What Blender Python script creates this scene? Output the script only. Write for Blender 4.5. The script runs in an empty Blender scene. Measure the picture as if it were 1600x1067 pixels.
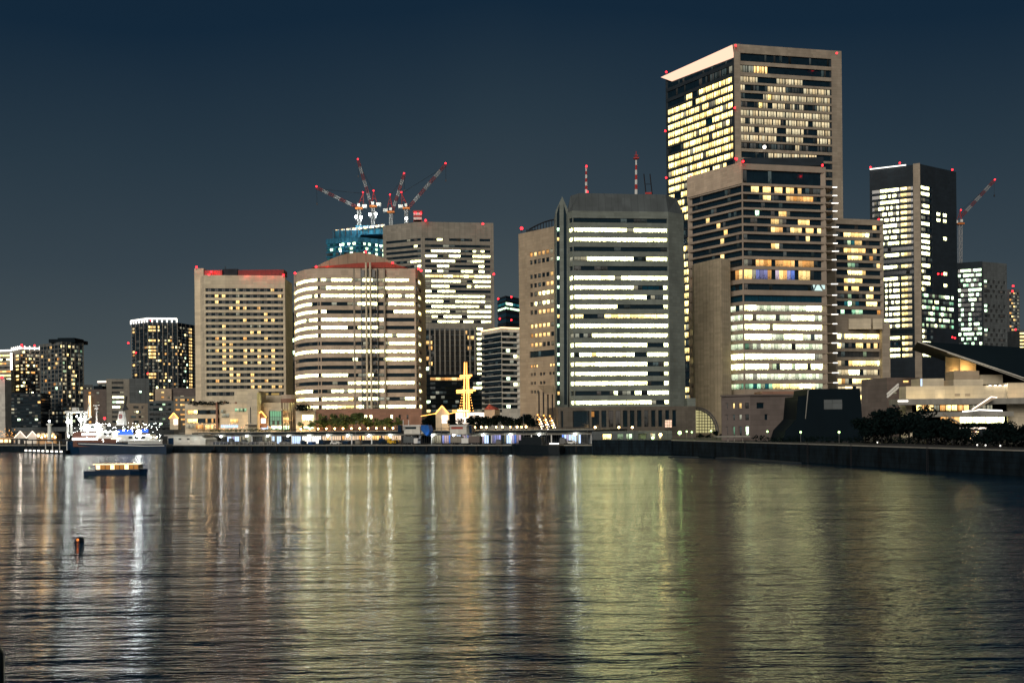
import bpy, math, random
from mathutils import Vector, Matrix
R = math.radians
SC = bpy.context.scene
COL = SC.collection

# ------------------------------------------------------------------ camera
F, CX, CY, SH, ROLL, CH = 1555.0, 800.0, 533.5, 0.0816, R(0.6), 10.0
cd = bpy.data.cameras.new("camera"); cam = bpy.data.objects.new("camera", cd); COL.objects.link(cam)
cd.sensor_width = 36.0; cd.lens = 36.0 * F / 1600.0; cd.shift_y = SH
cd.clip_start = 0.5; cd.clip_end = 9000
CR = Matrix.Rotation(R(90), 3, 'X') @ Matrix.Rotation(-ROLL, 3, 'Z')
cam.matrix_world = Matrix.Translation((0, 0, CH)) @ CR.to_4x4()
SC.camera = cam
SC.view_settings.view_transform = 'Standard'; SC.view_settings.look = 'None'
SC.view_settings.gamma = 1.0; SC.view_settings.exposure = 0.0
SC.cycles.max_bounces = 4; SC.cycles.diffuse_bounces = 1; SC.cycles.glossy_bounces = 3
SC.cycles.transmission_bounces = 2; SC.cycles.sample_clamp_indirect = 4.0
SC.cycles.use_denoising = True

# ------------------------------------------------------------------ night sky
w = bpy.data.worlds.new("World"); SC.world = w; w.use_nodes = True
nt = w.node_tree; nt.nodes.clear()
out = nt.nodes.new('ShaderNodeOutputWorld'); bg = nt.nodes.new('ShaderNodeBackground')
tc = nt.nodes.new('ShaderNodeTexCoord'); sep = nt.nodes.new('ShaderNodeSeparateXYZ')
rp = nt.nodes.new('ShaderNodeValToRGB')
nz = nt.nodes.new('ShaderNodeTexNoise'); nz.inputs['Scale'].default_value = 2.5; nz.inputs['Detail'].default_value = 3
ma = nt.nodes.new('ShaderNodeMath'); ma.operation = 'MULTIPLY_ADD'
ma.inputs[1].default_value = 0.075
L_ = nt.links.new
L_(tc.outputs['Generated'], sep.inputs[0]); L_(tc.outputs['Generated'], nz.inputs['Vector'])
ab = nt.nodes.new('ShaderNodeMath'); ab.operation = 'ABSOLUTE'; mb_ = nt.nodes.new('ShaderNodeMath'); mb_.operation = 'MULTIPLY_ADD'; mb_.inputs[1].default_value = .11
L_(sep.outputs['X'], ab.inputs[0]); L_(ab.outputs[0], mb_.inputs[0]); L_(sep.outputs['Z'], mb_.inputs[2])
L_(nz.outputs['Fac'], ma.inputs[0]); L_(mb_.outputs[0], ma.inputs[2])
L_(ma.outputs[0], rp.inputs[0]); L_(rp.outputs[0], bg.inputs[0]); L_(bg.outputs[0], out.inputs[0])
cr = rp.color_ramp
def s2l(c):
    return tuple(((v/255)/12.92 if v/255 <= .04045 else ((v/255+.055)/1.055)**2.4) for v in c)
stops = [(0.0, (100, 103, 97)), (0.09, (87, 94, 91)), (0.16, (70, 80, 84)), (0.24, (54, 67, 76)), (0.33, (40, 56, 68)), (0.43, (20, 40, 58)), (0.8, (10, 26, 44))]
cr.elements[0].position = 0; cr.elements[0].color = s2l(stops[0][1]) + (1,)
cr.elements[1].position = stops[-1][0]; cr.elements[1].color = s2l(stops[-1][1]) + (1,)
for p_, c_ in stops[1:-1]:
    e = cr.elements.new(p_); e.color = s2l(c_) + (1,)
bg.inputs[1].default_value = 1.0

# the glow of the city behind the camera, the one sun lamp
sl = bpy.data.lights.new("city_glow", 'SUN'); so = bpy.data.objects.new("city_glow", sl); COL.objects.link(so)
sl.energy = 1.95; sl.angle = R(35); sl.color = (1.0, 0.91, 0.79)
so.rotation_euler = (R(66), 0, R(-22))

# ------------------------------------------------------------------ pixel <-> place (measuring helpers)
def ray(px, py):
    d = Vector(((px-CX)/F, (CY-py)/F + SH*1600/F, -1.0)); return CR @ d
def P(px, py, Y):
    d = ray(px, py); t = Y/d.y; return Vector((d.x*t, Y, CH + d.z*t))
def Pz(px, py, z):
    d = ray(px, py); t = (z-CH)/d.z; return Vector((d.x*t, d.y*t, z))
Q0 = Vector((-148, 427)); QD = Vector((199.5, -100)).normalized(); QN = Vector((-QD.y, QD.x))
QA = math.atan2(QD.y, QD.x)
def Pq(px, py, back=0.0):
    """point seen at a pixel, on the upright plane 'back' metres behind the quay edge"""
    d = ray(px, py); o = Q0 + QN*back
    t = o.dot(QN) / (d.x*QN.x + d.y*QN.y); return Vector((d.x*t, d.y*t, CH+d.z*t))

# ------------------------------------------------------------------ materials
MT = {}
def node_mat(name):
    m = bpy.data.materials.new(name); m.use_nodes = True; m.node_tree.nodes.clear()
    MT[name] = m; return m, m.node_tree, m.node_tree.nodes.new, m.node_tree.links.new
def surf(name, col, rough=0.8, var=0.18, scale=0.15, metal=0.0, joint=0.0, jz=1.6, jx=0.0, spec=0.3):
    joint = min(.45, joint*1.7)
    m, t, N, L = node_mat(name)
    o = N('ShaderNodeOutputMaterial'); b = N('ShaderNodeBsdfPrincipled'); L(b.outputs[0], o.inputs[0])
    b.inputs['Roughness'].default_value = rough; b.inputs['Metallic'].default_value = metal
    b.inputs['Specular IOR Level'].default_value = spec
    tc = N('ShaderNodeTexCoord'); n = N('ShaderNodeTexNoise'); n.inputs['Scale'].default_value = scale
    n.inputs['Detail'].default_value = 6; n.inputs['Roughness'].default_value = .62
    mp = N('ShaderNodeMapping'); mp.inputs['Scale'].default_value = (1, 1, .35); L(tc.outputs['Object'], mp.inputs[0]); L(mp.outputs[0], n.inputs['Vector'])
    r = N('ShaderNodeMapRange'); r.inputs[1].default_value = .3; r.inputs[2].default_value = .7
    r.inputs[3].default_value = 1-var; r.inputs[4].default_value = 1+var; L(n.outputs[0], r.inputs[0])
    last = r.outputs[0]
    if joint:
        sp = N('ShaderNodeSeparateXYZ'); L(tc.outputs['Object'], sp.inputs[0])
        for ax, st in (('Z', jz), ('X', jx)):
            if not st: continue
            f = N('ShaderNodeMath'); f.operation = 'FRACT'; d = N('ShaderNodeMath'); d.operation = 'DIVIDE'
            d.inputs[1].default_value = st; L(sp.outputs[ax], d.inputs[0]); L(d.outputs[0], f.inputs[0])
            c = N('ShaderNodeMath'); c.operation = 'LESS_THAN'; c.inputs[1].default_value = .09; L(f.outputs[0], c.inputs[0])
            q = N('ShaderNodeMath'); q.operation = 'MULTIPLY_ADD'; q.inputs[1].default_value = -joint; q.inputs[2].default_value = 1; L(c.outputs[0], q.inputs[0])
            u = N('ShaderNodeMath'); u.operation = 'MULTIPLY'; L(last, u.inputs[0]); L(q.outputs[0], u.inputs[1]); last = u.outputs[0]
    if joint:
        dv = N('ShaderNodeVectorMath'); dv.operation = 'DIVIDE'; dv.inputs[1].default_value = (3.3, 3.3, max(jz, 1) if jz < 10 else 4); L(tc.outputs['Object'], dv.inputs[0])
        fl = N('ShaderNodeVectorMath'); fl.operation = 'FLOOR'; L(dv.outputs[0], fl.inputs[0]); wn = N('ShaderNodeTexWhiteNoise'); L(fl.outputs[0], wn.inputs['Vector'])
        pv = N('ShaderNodeMath'); pv.operation = 'MULTIPLY_ADD'; pv.inputs[1].default_value = .22; pv.inputs[2].default_value = .89; L(wn.outputs['Value'], pv.inputs[0])
        pm = N('ShaderNodeMath'); pm.operation = 'MULTIPLY'; L(last, pm.inputs[0]); L(pv.outputs[0], pm.inputs[1]); last = pm.outputs[0]
    v = N('ShaderNodeVectorMath'); v.operation = 'SCALE'; v.inputs[0].default_value = col; L(last, v.inputs['Scale'])
    L(v.outputs[0], b.inputs['Base Color'])
    return m
def lit(name, ca, cb, s, lo=.35, furn=.5):
    """a lit room behind glass: every pane its own level, fittings low in the pane"""
    m, t, N, L = node_mat(name)
    o = N('ShaderNodeOutputMaterial'); e = N('ShaderNodeEmission'); L(e.outputs[0], o.inputs[0])
    uv = N('ShaderNodeUVMap'); sp = N('ShaderNodeSeparateXYZ'); L(uv.outputs[0], sp.inputs[0])
    def M(op, a, b=None, c=None):
        n = N('ShaderNodeMath'); n.operation = op
        for i, x in enumerate((a, b, c)):
            if x is None: continue
            if isinstance(x, (int, float)): n.inputs[i].default_value = x
            else: L(x, n.inputs[i])
        return n.outputs[0]
    fx = M('FLOOR', sp.outputs['X']); fy = M('FLOOR', sp.outputs['Y'])
    cb_ = N('ShaderNodeCombineXYZ'); L(fx, cb_.inputs[0]); L(fy, cb_.inputs[1])
    wn = N('ShaderNodeTexWhiteNoise'); L(cb_.outputs[0], wn.inputs['Vector'])
    ws = N('ShaderNodeSeparateColor'); L(wn.outputs['Color'], ws.inputs[0])
    v = M('FRACT', sp.outputs['Y'])
    mp = N('ShaderNodeMapping'); mp.inputs['Scale'].default_value = (2.2, 2.6, 1); L(uv.outputs[0], mp.inputs[0])
    nn = N('ShaderNodeTexNoise'); nn.inputs['Scale'].default_value = 1.7; nn.inputs['Detail'].default_value = 3; L(mp.outputs[0], nn.inputs['Vector'])
    clut = M('GREATER_THAN', M('SUBTRACT', nn.outputs[0], M('MULTIPLY', v, .38)), .43)
    bl = N('ShaderNodeTexNoise'); bl.inputs['Scale'].default_value = 1; bl.inputs['Detail'].default_value = 2; mb2 = N('ShaderNodeMapping'); mb2.inputs['Scale'].default_value = (5.3, .6, 1); L(uv.outputs[0], mb2.inputs[0]); L(mb2.outputs[0], bl.inputs['Vector'])
    k = M('MULTIPLY', M('SUBTRACT', 1.0, M('MULTIPLY', clut, furn)), M('MULTIPLY_ADD', bl.outputs[0], 1.3, .3))
    lev = M('MULTIPLY_ADD', ws.outputs[0], 1-lo, lo)
    top = M('MULTIPLY_ADD', v, .5, .75)
    st = M('MULTIPLY', M('MULTIPLY', k, lev), M('MULTIPLY', top, s))
    mx = N('ShaderNodeMix'); mx.data_type = 'RGBA'; mx.inputs[6].default_value = ca + (1,); mx.inputs[7].default_value = cb + (1,)
    L(ws.outputs[1], mx.inputs[0]); L(mx.outputs[2], e.inputs[0]); L(st, e.inputs[1])
    return m
def emis(name, c, s):
    m, t, N, L = node_mat(name); o = N('ShaderNodeOutputMaterial'); e = N('ShaderNodeEmission')
    e.inputs[0].default_value = c + (1,); e.inputs[1].default_value = s; L(e.outputs[0], o.inputs[0]); return m
def glass(name, col, rough=.12):
    m, t, N, L = node_mat(name); o = N('ShaderNodeOutputMaterial'); b = N('ShaderNodeBsdfPrincipled'); L(b.outputs[0], o.inputs[0])
    b.inputs['Roughness'].default_value = rough; b.inputs['Specular IOR Level'].default_value = .8
    tc = N('ShaderNodeTexCoord'); n = N('ShaderNodeTexNoise'); n.inputs['Scale'].default_value = .35; L(tc.outputs['Object'], n.inputs['Vector'])
    v = N('ShaderNodeMix'); v.data_type = 'RGBA'; v.inputs[6].default_value = tuple(c*.5 for c in col)+(1,); v.inputs[7].default_value = tuple(c*1.5 for c in col)+(1,)
    L(n.outputs[0], v.inputs[0]); L(v.outputs[2], b.inputs['Base Color']); return m

surf('wall_beige', (.64, .555, .41), joint=.10, jz=1.6)
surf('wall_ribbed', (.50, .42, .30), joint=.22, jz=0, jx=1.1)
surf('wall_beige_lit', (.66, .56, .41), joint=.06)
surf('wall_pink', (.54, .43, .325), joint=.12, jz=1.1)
surf('wall_pale', (.180, .205, .185), joint=.12, jz=1.3)
surf('wall_sand', (.38, .305, .22), joint=.10, jz=1.3)
surf('wall_grey', (.27, .25, .21), joint=.12, jz=1.3, jx=3.2)
surf('wall_taupe', (.33, .28, .22), joint=.1)
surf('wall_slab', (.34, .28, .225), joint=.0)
surf('wall_cream', (.62, .54, .40), joint=.08)
surf('wall_white', (.62, .60, .54), joint=.06)
surf('wall_dim', (.115, .13, .135), joint=.15, jx=3.0)
surf('wall_mauve', (.15, .125, .115), joint=.1)
surf('wall_dark', (.018, .028, .038), joint=.1)
surf('wall_black', (.003, .009, .014), rough=.7, spec=.1)  # near-black albedo, the lack of light at night is put into the colour
surf('wall_podium', (.13, .115, .095), joint=.12, jz=.9, jx=2.0)
surf('wall_brick', (.30, .17, .12), joint=.2, jz=.5)
surf('roof_grey', (.085, .10, .105), joint=.12, jz=50, jx=2.6)
surf('roof_dome', (.36, .27, .19), joint=.15, jz=50, jx=4)
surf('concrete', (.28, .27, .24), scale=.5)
surf('quay_dark', (.007, .014, .020), scale=.6, var=.6, spec=.1, joint=.3, jz=1.1, jx=4)  # albedo lowered against the city glow: the unlit shore's shade is in the colour
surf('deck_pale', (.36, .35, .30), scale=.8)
surf('asphalt', (.05, .05, .05), scale=.4)
surf('steel', (.22, .22, .22), rough=.4, metal=.6, scale=2)
surf('steel_dark', (.035, .035, .04), rough=.5, metal=.3)
surf('paint_white', (.75, .75, .72), rough=.4, scale=1, var=.08)
surf('crane_white', (.36, .36, .36), scale=1)
surf('crane_red', (.20, .05, .05), scale=1)
surf('paint_red', (.42, .04, .04), rough=.45, scale=1)
surf('paint_blue', (.02, .11, .38), rough=.4, scale=1)
surf('paint_navy', (.004, .022, .055), rough=.35, scale=.5)
surf('paint_yellow', (.7, .42, .03), rough=.4, scale=1)
surf('paint_black', (.004, .009, .013), rough=.4)
surf('paint_orange', (.6, .18, .04), rough=.45, scale=1)
surf('rubber', (.02, .02, .02), rough=.9)
surf('brick_hull', (.16, .075, .055), scale=1, joint=.25, jz=.6)
surf('tile_red', (.36, .07, .05), scale=1)
surf('netting', (.02, .12, .20), scale=.5, var=.5, rough=.9)
surf('bark', (.07, .05, .035), scale=3)
surf('bark_unlit', (.012, .012, .012), scale=3)  # copy of bark with the night shade put into its colour
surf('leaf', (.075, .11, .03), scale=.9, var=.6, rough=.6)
surf('leaf_unlit', (.004, .010, .010), scale=.9, var=.6, rough=.8, spec=.05)  # copy of leaf for trees away from lamps, darkness painted into the colour
surf('sail_cloth', (.6, .55, .5), scale=1)
surf('skin', (.45, .3, .2)); surf('cloth_dark', (.03, .03, .04)); surf('frame_dark', (.05, .048, .045), rough=.5)
glass('glass_dark', (.008, .020, .030)); glass('glass_teal', (.004, .045, .075)); glass('glass_grey', (.05, .05, .048), .3)
lit('room_white', (1.0, .93, .38), (.94, 1.0, .52), 11, lo=.35, furn=.90)
lit('room_cool', (.55, 1.0, .62), (.80, 1.0, .60), 6, lo=.3, furn=.88)
lit('room_warm', (1.0, .56, .18), (1.0, .70, .28), 2.7)
lit('room_amber', (1.0, .42, .10), (1.0, .58, .22), 1.7)
lit('room_dim', (.85, .74, .48), (.65, .66, .52), .6, lo=.25, furn=.6)
lit('room_faint', (.22, .32, .32), (.32, .28, .24), .3, lo=.1, furn=.7)
lit('room_blue', (.12, .30, 1.0), (.9, .65, .6), 1.0)
lit('room_teal', (.05, .40, .55), (.1, .6, .6), .35)
emis('glow_red', (1.0, .014, .02), 9); emis('glow_white', (.95, 1.0, .93), 38); emis('glow_warm', (1.0, .60, .22), 22)
emis('glow_green', (.60, 1.0, .35), 4.5); emis('strip_white', (1.0, .95, .85), 2.6); emis('strip_warm', (1.0, .66, .30), 3.2)
emis('strip_pink', (1.0, .80, .62), 2.3); emis('string_gold', (1.0, .42, .09), 4.5); emis('sign_white', (.75, 1.0, .95), 1.0)
emis('glow_blue', (.05, .16, 1.0), 1.6); emis('glow_flood', (.92, .97, 1.0), 45); emis('canopy_glow', (1.0, .62, .44), 1.35); emis('panel_white', (1.0, .95, .85), 1.7); emis('buoy_orange', (1.0, .22, .04), 2.5); emis('panel_green', (.45, 1.0, .55), .5)
emis('panel_bluewhite', (.55, .72, 1.0), 1.5); emis('panel_peach', (1.0, .72, .48), 1.0); emis('deck_lamp', (1.0, .9, .8), 6)
emis('arch_glow', (.95, .85, .40), .55)

# ------------------------------------------------------------------ mesh builder
class MB:
    def __init__(s): s.v = []; s.f = []; s.m = []; s.uv = []; s.mats = []
    def mi(s, m):
        if m not in s.mats: s.mats.append(m)
        return s.mats.index(m)
    def face(s, pts, m, uv=None):
        i = len(s.v); s.v += [tuple(p) for p in pts]; s.f.append(tuple(range(i, i+len(pts)))); s.m.append(s.mi(m))
        s.uv.append(uv or [(0, 0)]*len(pts))
    def solid(s, vs, fs, m):
        i = len(s.v); s.v += [tuple(p) for p in vs]; k = s.mi(m)
        for f in fs: s.f.append(tuple(i+j for j in f)); s.m.append(k); s.uv.append([(0, 0)]*len(f))
        return s
    def prism(s, poly, z0, z1, m):
        n = len(poly); vs = [(p[0], p[1], z0) for p in poly] + [(p[0], p[1], z1) for p in poly]
        fs = [tuple(range(n-1, -1, -1)), tuple(range(n, 2*n))] + [(i, (i+1) % n, n+(i+1) % n, n+i) for i in range(n)]
        return s.solid(vs, fs, m)
    def slab(s, a, b, m):           # two matching loops of points joined into a solid
        n = len(a); fs = [tuple(range(n-1, -1, -1)), tuple(range(n, 2*n))] + [(i, (i+1) % n, n+(i+1) % n, n+i) for i in range(n)]
        return s.solid(list(a)+list(b), fs, m)
    def box(s, c, size, m, rz=0.0):
        hx, hy, hz = size[0]/2, size[1]/2, size[2]/2; co, si = math.cos(rz), math.sin(rz)
        poly = [(c[0]+x*co-y*si, c[1]+x*si+y*co) for x, y in ((-hx, -hy), (hx, -hy), (hx, hy), (-hx, hy))]
        return s.prism(poly, c[2]-hz, c[2]+hz, m)
    def tube(s, p0, p1, r0, m, r1=None, n=6):
        p0, p1 = Vector(p0), Vector(p1); r1 = r0 if r1 is None else r1
        d = (p1-p0).normalized(); a = d.orthogonal().normalized(); b = d.cross(a)
        A = [p0+(a*math.cos(2*math.pi*(i+.5)/n)+b*math.sin(2*math.pi*(i+.5)/n))*r0 for i in range(n)]
        B = [p1+(a*math.cos(2*math.pi*(i+.5)/n)+b*math.sin(2*math.pi*(i+.5)/n))*r1 for i in range(n)]
        return s.slab(A, B, m)
    def ball(s, c, r, m, n=8, sz=1.0):
        c = Vector(c); vs = []; fs = []; k = n//2
        for i in range(1, k):
            t = math.pi*i/k
            for j in range(n):
                a = 2*math.pi*j/n; vs.append((c.x+r*math.sin(t)*math.cos(a), c.y+r*math.sin(t)*math.sin(a), c.z+r*sz*math.cos(t)))
        vs += [(c.x, c.y, c.z+r*sz), (c.x, c.y, c.z-r*sz)]; T = len(vs)-2; Bo = T+1
        for i in range(k-2):
            for j in range(n): fs.append((i*n+j, (i+1)*n+j, (i+1)*n+(j+1) % n, i*n+(j+1) % n))
        for j in range(n): fs.append((T, j, (j+1) % n)); fs.append((Bo, (k-2)*n+(j+1) % n, (k-2)*n+j))
        return s.solid(vs, fs, m)
    def build(s, name, parent=None, org=None, kind=None):
        o = org if org is not None else (parent.location if parent else Vector((0, 0, 0)))
        # children of children share the thing's origin
        q = parent
        while q is not None and q.parent is not None: q = q.parent
        if q is not None: o = q.location
        me = bpy.data.meshes.new(name); me.from_pydata([(x-o[0], y-o[1], z-o[2]) for x, y, z in s.v], [], s.f)
        for m in s.mats: me.materials.append(MT[m])
        me.polygons.foreach_set('material_index', s.m)
        if any(u != (0, 0) for f in s.uv for u in f):
            l = me.uv_layers.new(name='UVMap'); flat = [c for f in s.uv for u in f for c in u]; l.data.foreach_set('uv', flat)
        me.update(); ob = bpy.data.objects.new(name, me); COL.objects.link(ob)
        if parent: ob.parent = parent
        else: ob.location = o
        if kind: ob['kind'] = kind
        return ob
def thing(name, label, cat, loc, group=None):
    o = bpy.data.objects.new(name, None); COL.objects.link(o); o.location = loc; o.empty_display_size = 1
    o['label'] = label; o['category'] = cat
    if group: o['group'] = group
    return o
def tag(o, label, cat, group=None):
    o['label'] = label; o['category'] = cat
    if group: o['group'] = group
    return o
def clone(root, loc, label=None, rz=None, sc=None):
    r = root.copy(); COL.objects.link(r); r.location = loc
    if label: r['label'] = label
    if rz is not None: r.rotation_euler = (0, 0, rz)
    if sc: r.scale = (sc, sc, sc)
    for ch in list(root.children):
        c = ch.copy(); COL.objects.link(c); c.parent = r
        for g in ch.children: d = g.copy(); COL.objects.link(d); d.parent = c
    return r
def nth_(i):
    i += 1; return '%d%s' % (i, 'th' if 10 < i < 14 else {1: 'st', 2: 'nd', 3: 'rd'}.get(i % 10, 'th'))
def lamp(p, energy, col=(1, .6, .25), r=.6):
    l = bpy.data.lights.new("lamp_light", 'POINT'); l.energy = energy; l.color = col; l.shadow_soft_size = r
    o = bpy.data.objects.new("lamp_light", l); COL.objects.link(o); o.location = p; return o

# ------------------------------------------------------------------ towers
CH_MAT = {'L': 'room_white', 'C': 'room_cool', 'W': 'room_warm', 'A': 'room_amber', 'D': 'glass_dark', 'd': 'room_dim',
          'f': 'room_faint', 'B': 'room_blue', 'T': 'glass_teal', 't': 'room_teal', 'G': 'glass_grey'}
def inset(poly, d):
    n = len(poly); res = []
    for i in range(n):
        p0, p1, p2 = Vector(poly[i-1][:2]), Vector(poly[i][:2]), Vector(poly[(i+1) % n][:2])
        e1, e2 = (p1-p0).normalized(), (p2-p1).normalized()
        n1, n2 = Vector((-e1.y, e1.x)), Vector((-e2.y, e2.x))
        bis = n1+n2; k = bis.dot(n1)
        res.append(p1 + bis*(d/max(k, .3)))
    return res
class Tower: pass
def tower(name, label, cat, pts, rows, faces, wall, base=3.0, pane=2.4, ins=.5, back=30, gap=.14, rng=0,
          parent=None, partname='window_band', core='glass_dark', group=None, wallname='wall', grp=4):
    """pts: (px, py_top, Y) left to right along the seen faces; Y None = solve on the roof plane of the point that has one
       rows: (py_top, py_bottom) of each window zone, read at the near corner; faces: {edge: (u0, u1, [string per row])}"""
    rg = random.Random(rng*77+len(rows))
    fi = next(i for i, p in enumerate(pts) if p[2] is not None and (len(p) < 4)) if any(len(p) < 4 and p[2] is not None for p in pts) else 0
    fp = P(pts[fi][0], pts[fi][1], pts[fi][2]); zt = fp.z
    poly = []
    for p in pts:
        q = P(p[0], p[1], p[2]) if p[2] is not None else Pz(p[0], p[1], zt)
        poly.append(Vector((q.x, q.y)))
    nv = len(poly)
    if nv == 2:
        e = (poly[1]-poly[0]).normalized(); nn = Vector((-e.y, e.x)); poly += [poly[1]+nn*back, poly[0]+nn*back]
    elif nv == 3: poly.append(poly[0]+poly[2]-poly[1])
    else:
        poly += [poly[-1]+Vector((0, back)), Vector((poly[0].x, max(poly[-1].y+back, poly[0].y+back)))]
    zr = []
    for a, b in rows:
        za, zb = P(pts[fi][0], a, pts[fi][2]).z, P(pts[fi][0], b, pts[fi][2]).z; zr.append((zb, za))
    org = Vector((poly[fi].x, poly[fi].y, base))
    T = Tower(); T.poly = poly; T.zt = zt; T.rows = zr
    T.root = parent or thing(name, label, cat, org, group)
    core_p = inset(poly, ins); win_p = inset(poly, ins-.06)
    wl = MB()
    zc0 = min([z[0] for z in zr]+[zt])-.3; zc1 = max([z[1] for z in zr]+[base])+.3
    if zr: wl.prism(core_p, max(base+.1, zc0), min(zt-.1, zc1), core)
    z_hi = zt
    for (z0, z1) in zr:
        if z1 < z_hi: wl.prism(poly, z1, z_hi, wall)
        z_hi = z0
    if z_hi > base: wl.prism(poly, base, z_hi, wall)
    n = len(poly); nwin = 0
    for i in range(n):
        A, B = poly[i], poly[(i+1) % n]; ia, ib = win_p[i], win_p[(i+1) % n]; ca, cb = core_p[i], core_p[(i+1) % n]
        if i not in faces:
            if wall in ('wall_dark', 'netting'): continue
            for z0, z1 in zr: wl.prism([A, B, cb, ca], z0, z1, wall)
            continue
        u0, u1, S = faces[i]; Lw = (B-A).length
        for k, (z0, z1) in enumerate(zr):
            st = S[k % len(S)] if S else ''
            if st is None: st = 'X'
            segs = [(0, u0, 'X')]; m = len(st)
            for j, c in enumerate(st): segs.append((u0+(u1-u0)*j/m, u0+(u1-u0)*(j+1)/m, c))
            segs.append((u1, 1, 'X'))
            mg = []
            for a, b, c in segs:
                if b-a < 1e-6: continue
                if mg and mg[-1][2] == c: mg[-1][1] = b
                else: mg.append([a, b, c])
            wb = MB(); cnt = 0
            for a, b, c in mg:
                if c == 'X':
                    wl.prism([A.lerp(B, a), A.lerp(B, b), ca.lerp(cb, b), ca.lerp(cb, a)], z0, z1, wall)
                    if cnt and wb.f and nwin < 94: wb.build('window', T.root); wb = MB(); nwin += 1
                    continue
                if c == '_': continue
                np_ = max(1, round((b-a)*Lw/pane))
                for q in range(np_):
                    t0, t1 = a+(b-a)*q/np_, a+(b-a)*(q+1)/np_; g = gap*.35/Lw; g1 = gap*(1.3 if cnt % grp == grp-1 else .35)/Lw
                    cc = c
                    if c == 'P': cc = rg.choice('LLdDf')
                    elif c == 'p': cc = rg.choice('LfDDDd')
                    elif c == 'w': cc = rg.choice('WDfDAd')
                    elif c in 'LC' and rg.random() < .02: cc = 'd'
                    elif c == 'D' and rg.random() < .10: cc = 'f'
                    p0, p1 = ia.lerp(ib, t0+g), ia.lerp(ib, t1-g1)
                    x0 = cnt*1.0+i*131+rng*17; y0 = k*1.0+rng*7
                    wb.face([(p0.x, p0.y, z0+.12), (p1.x, p1.y, z0+.12), (p1.x, p1.y, z1-.12), (p0.x, p0.y, z1-.12)], CH_MAT[cc],
                            [(x0+.01, y0+.01), (x0+.99, y0+.01), (x0+.99, y0+.99), (x0+.01, y0+.99)]); cnt += 1
            if wb.f: wb.build('window' if 'X' in st else partname, T.root); nwin += ('X' in st)
    T.wall = wl.build(wallname, T.root)
    return T
def rowsg(y0, pitch, n, h): return [(y0+pitch*i-h/2, y0+pitch*i+h/2) for i in range(n)]
def red(T, p, r=.75, name='warning_light'):
    r *= .6
    m = MB(); m.ball(p, r, 'glow_red'); m.tube((p[0], p[1], p[2]-r*2.4), (p[0], p[1], p[2]-r*.8), r*.25, 'steel_dark'); m.build(name, T)
def pbox(m, x0, y0, x1, y1, Y, dep, mat, zmin=None):
    """upright box whose front reads between two pixels at distance Y"""
    a, b = P(x0, y0, Y), P(x1, y1, Y); za, zb = max(a.z, b.z), min(a.z, b.z)
    if zmin is not None: zb = zmin
    m.prism([(a.x, Y), (b.x, Y), (b.x, Y+dep), (a.x, Y+dep)], zb, za, mat)
def qbox(m, x0, y0, x1, y1, back, dep, mat, zmin=None):
    """the same, on a plane parallel to the quay"""
    a, b = Pq(x0, y0, back), Pq(x1, y1, back); za, zb = max(a.z, b.z), min(a.z, b.z)
    if zmin is not None: zb = zmin
    A, B = a.xy, b.xy
    m.prism([A, B, B+QN*dep, A+QN*dep], zb, za, mat)
lit('room_yellow', (1.0, .66, .22), (1.0, .82, .32), 5.2, lo=.3, furn=.85); CH_MAT['y'] = 'room_yellow'
lit('room_mid', (1.0, .76, .42), (.95, .84, .55), 1.1, lo=.5, furn=.6); CH_MAT['m'] = 'room_mid'
lit('room_green', (.40, 1.0, .62), (.9, 1.0, .6), 1.3, lo=.1, furn=.8); CH_MAT['g'] = 'room_green'

# ------------------------------------------------------------------ the setting
g = MB()
sh = [Q0-QD*900, Pq(925, 700, 0).xy]           # quay edge, left to right
E0 = Pq(925, 700, 0).xy; E1 = Vector((51.5, 322)); E2 = Vector((72, 248)); E3 = Vector((83.5, 200)); E4 = Vector((92, 168)); E5 = Vector((112, 90)); E6 = Vector((190, 20))
sea = [E0, E1, E2, E3, E4, E5, E6]
i6 = [p+QN*.9 for p in sh]
g.prism([Vector(p) for p in i6] + [Vector((2600, 700)), Vector((2600, 2600)), Vector((-2600, 2600)), Vector((-2600, 1300))], -2, 3.0, 'asphalt')
g.build('ground', kind='structure')
g = MB(); base_poly = [p+Vector((1.3, .9)) for p in sea]
g.prism(base_poly + [Vector((900, 20)), Vector((900, 600)), Vector((30, 600)), E0+QN*60], -1, 4.3, 'asphalt')
g.build('park_ground', kind='structure')
wt = MB(); wt.face([(-2600, -150, 0), (2600, -150, 0), (2600, 1500, 0), (-2600, 1500, 0)], 'asphalt')
m, t, N, L = node_mat('sea_water')
o = N('ShaderNodeOutputMaterial'); b = N('ShaderNodeBsdfPrincipled'); L(b.outputs[0], o.inputs[0])
b.inputs['Base Color'].default_value = (.003, .022, .042, 1); b.inputs['Roughness'].default_value = .06; b.inputs['IOR'].default_value = 1.36
b.inputs['Specular IOR Level'].default_value = .5
tc = N('ShaderNodeTexCoord')
wp = N('ShaderNodeMapping'); wp.inputs['Scale'].default_value = (.012, .035, 1); L(tc.outputs['Object'], wp.inputs[0]); wz = N('ShaderNodeTexNoise'); wz.inputs['Scale'].default_value = 1; wz.inputs['Detail'].default_value = 3; L(wp.outputs[0], wz.inputs['Vector'])
wr = N('ShaderNodeMapRange'); wr.inputs[1].default_value = .35; wr.inputs[2].default_value = .65; wr.inputs[3].default_value = .06; wr.inputs[4].default_value = .13; L(wz.outputs[0], wr.inputs[0]); L(wr.outputs[0], b.inputs['Roughness'])
prev = None
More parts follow.
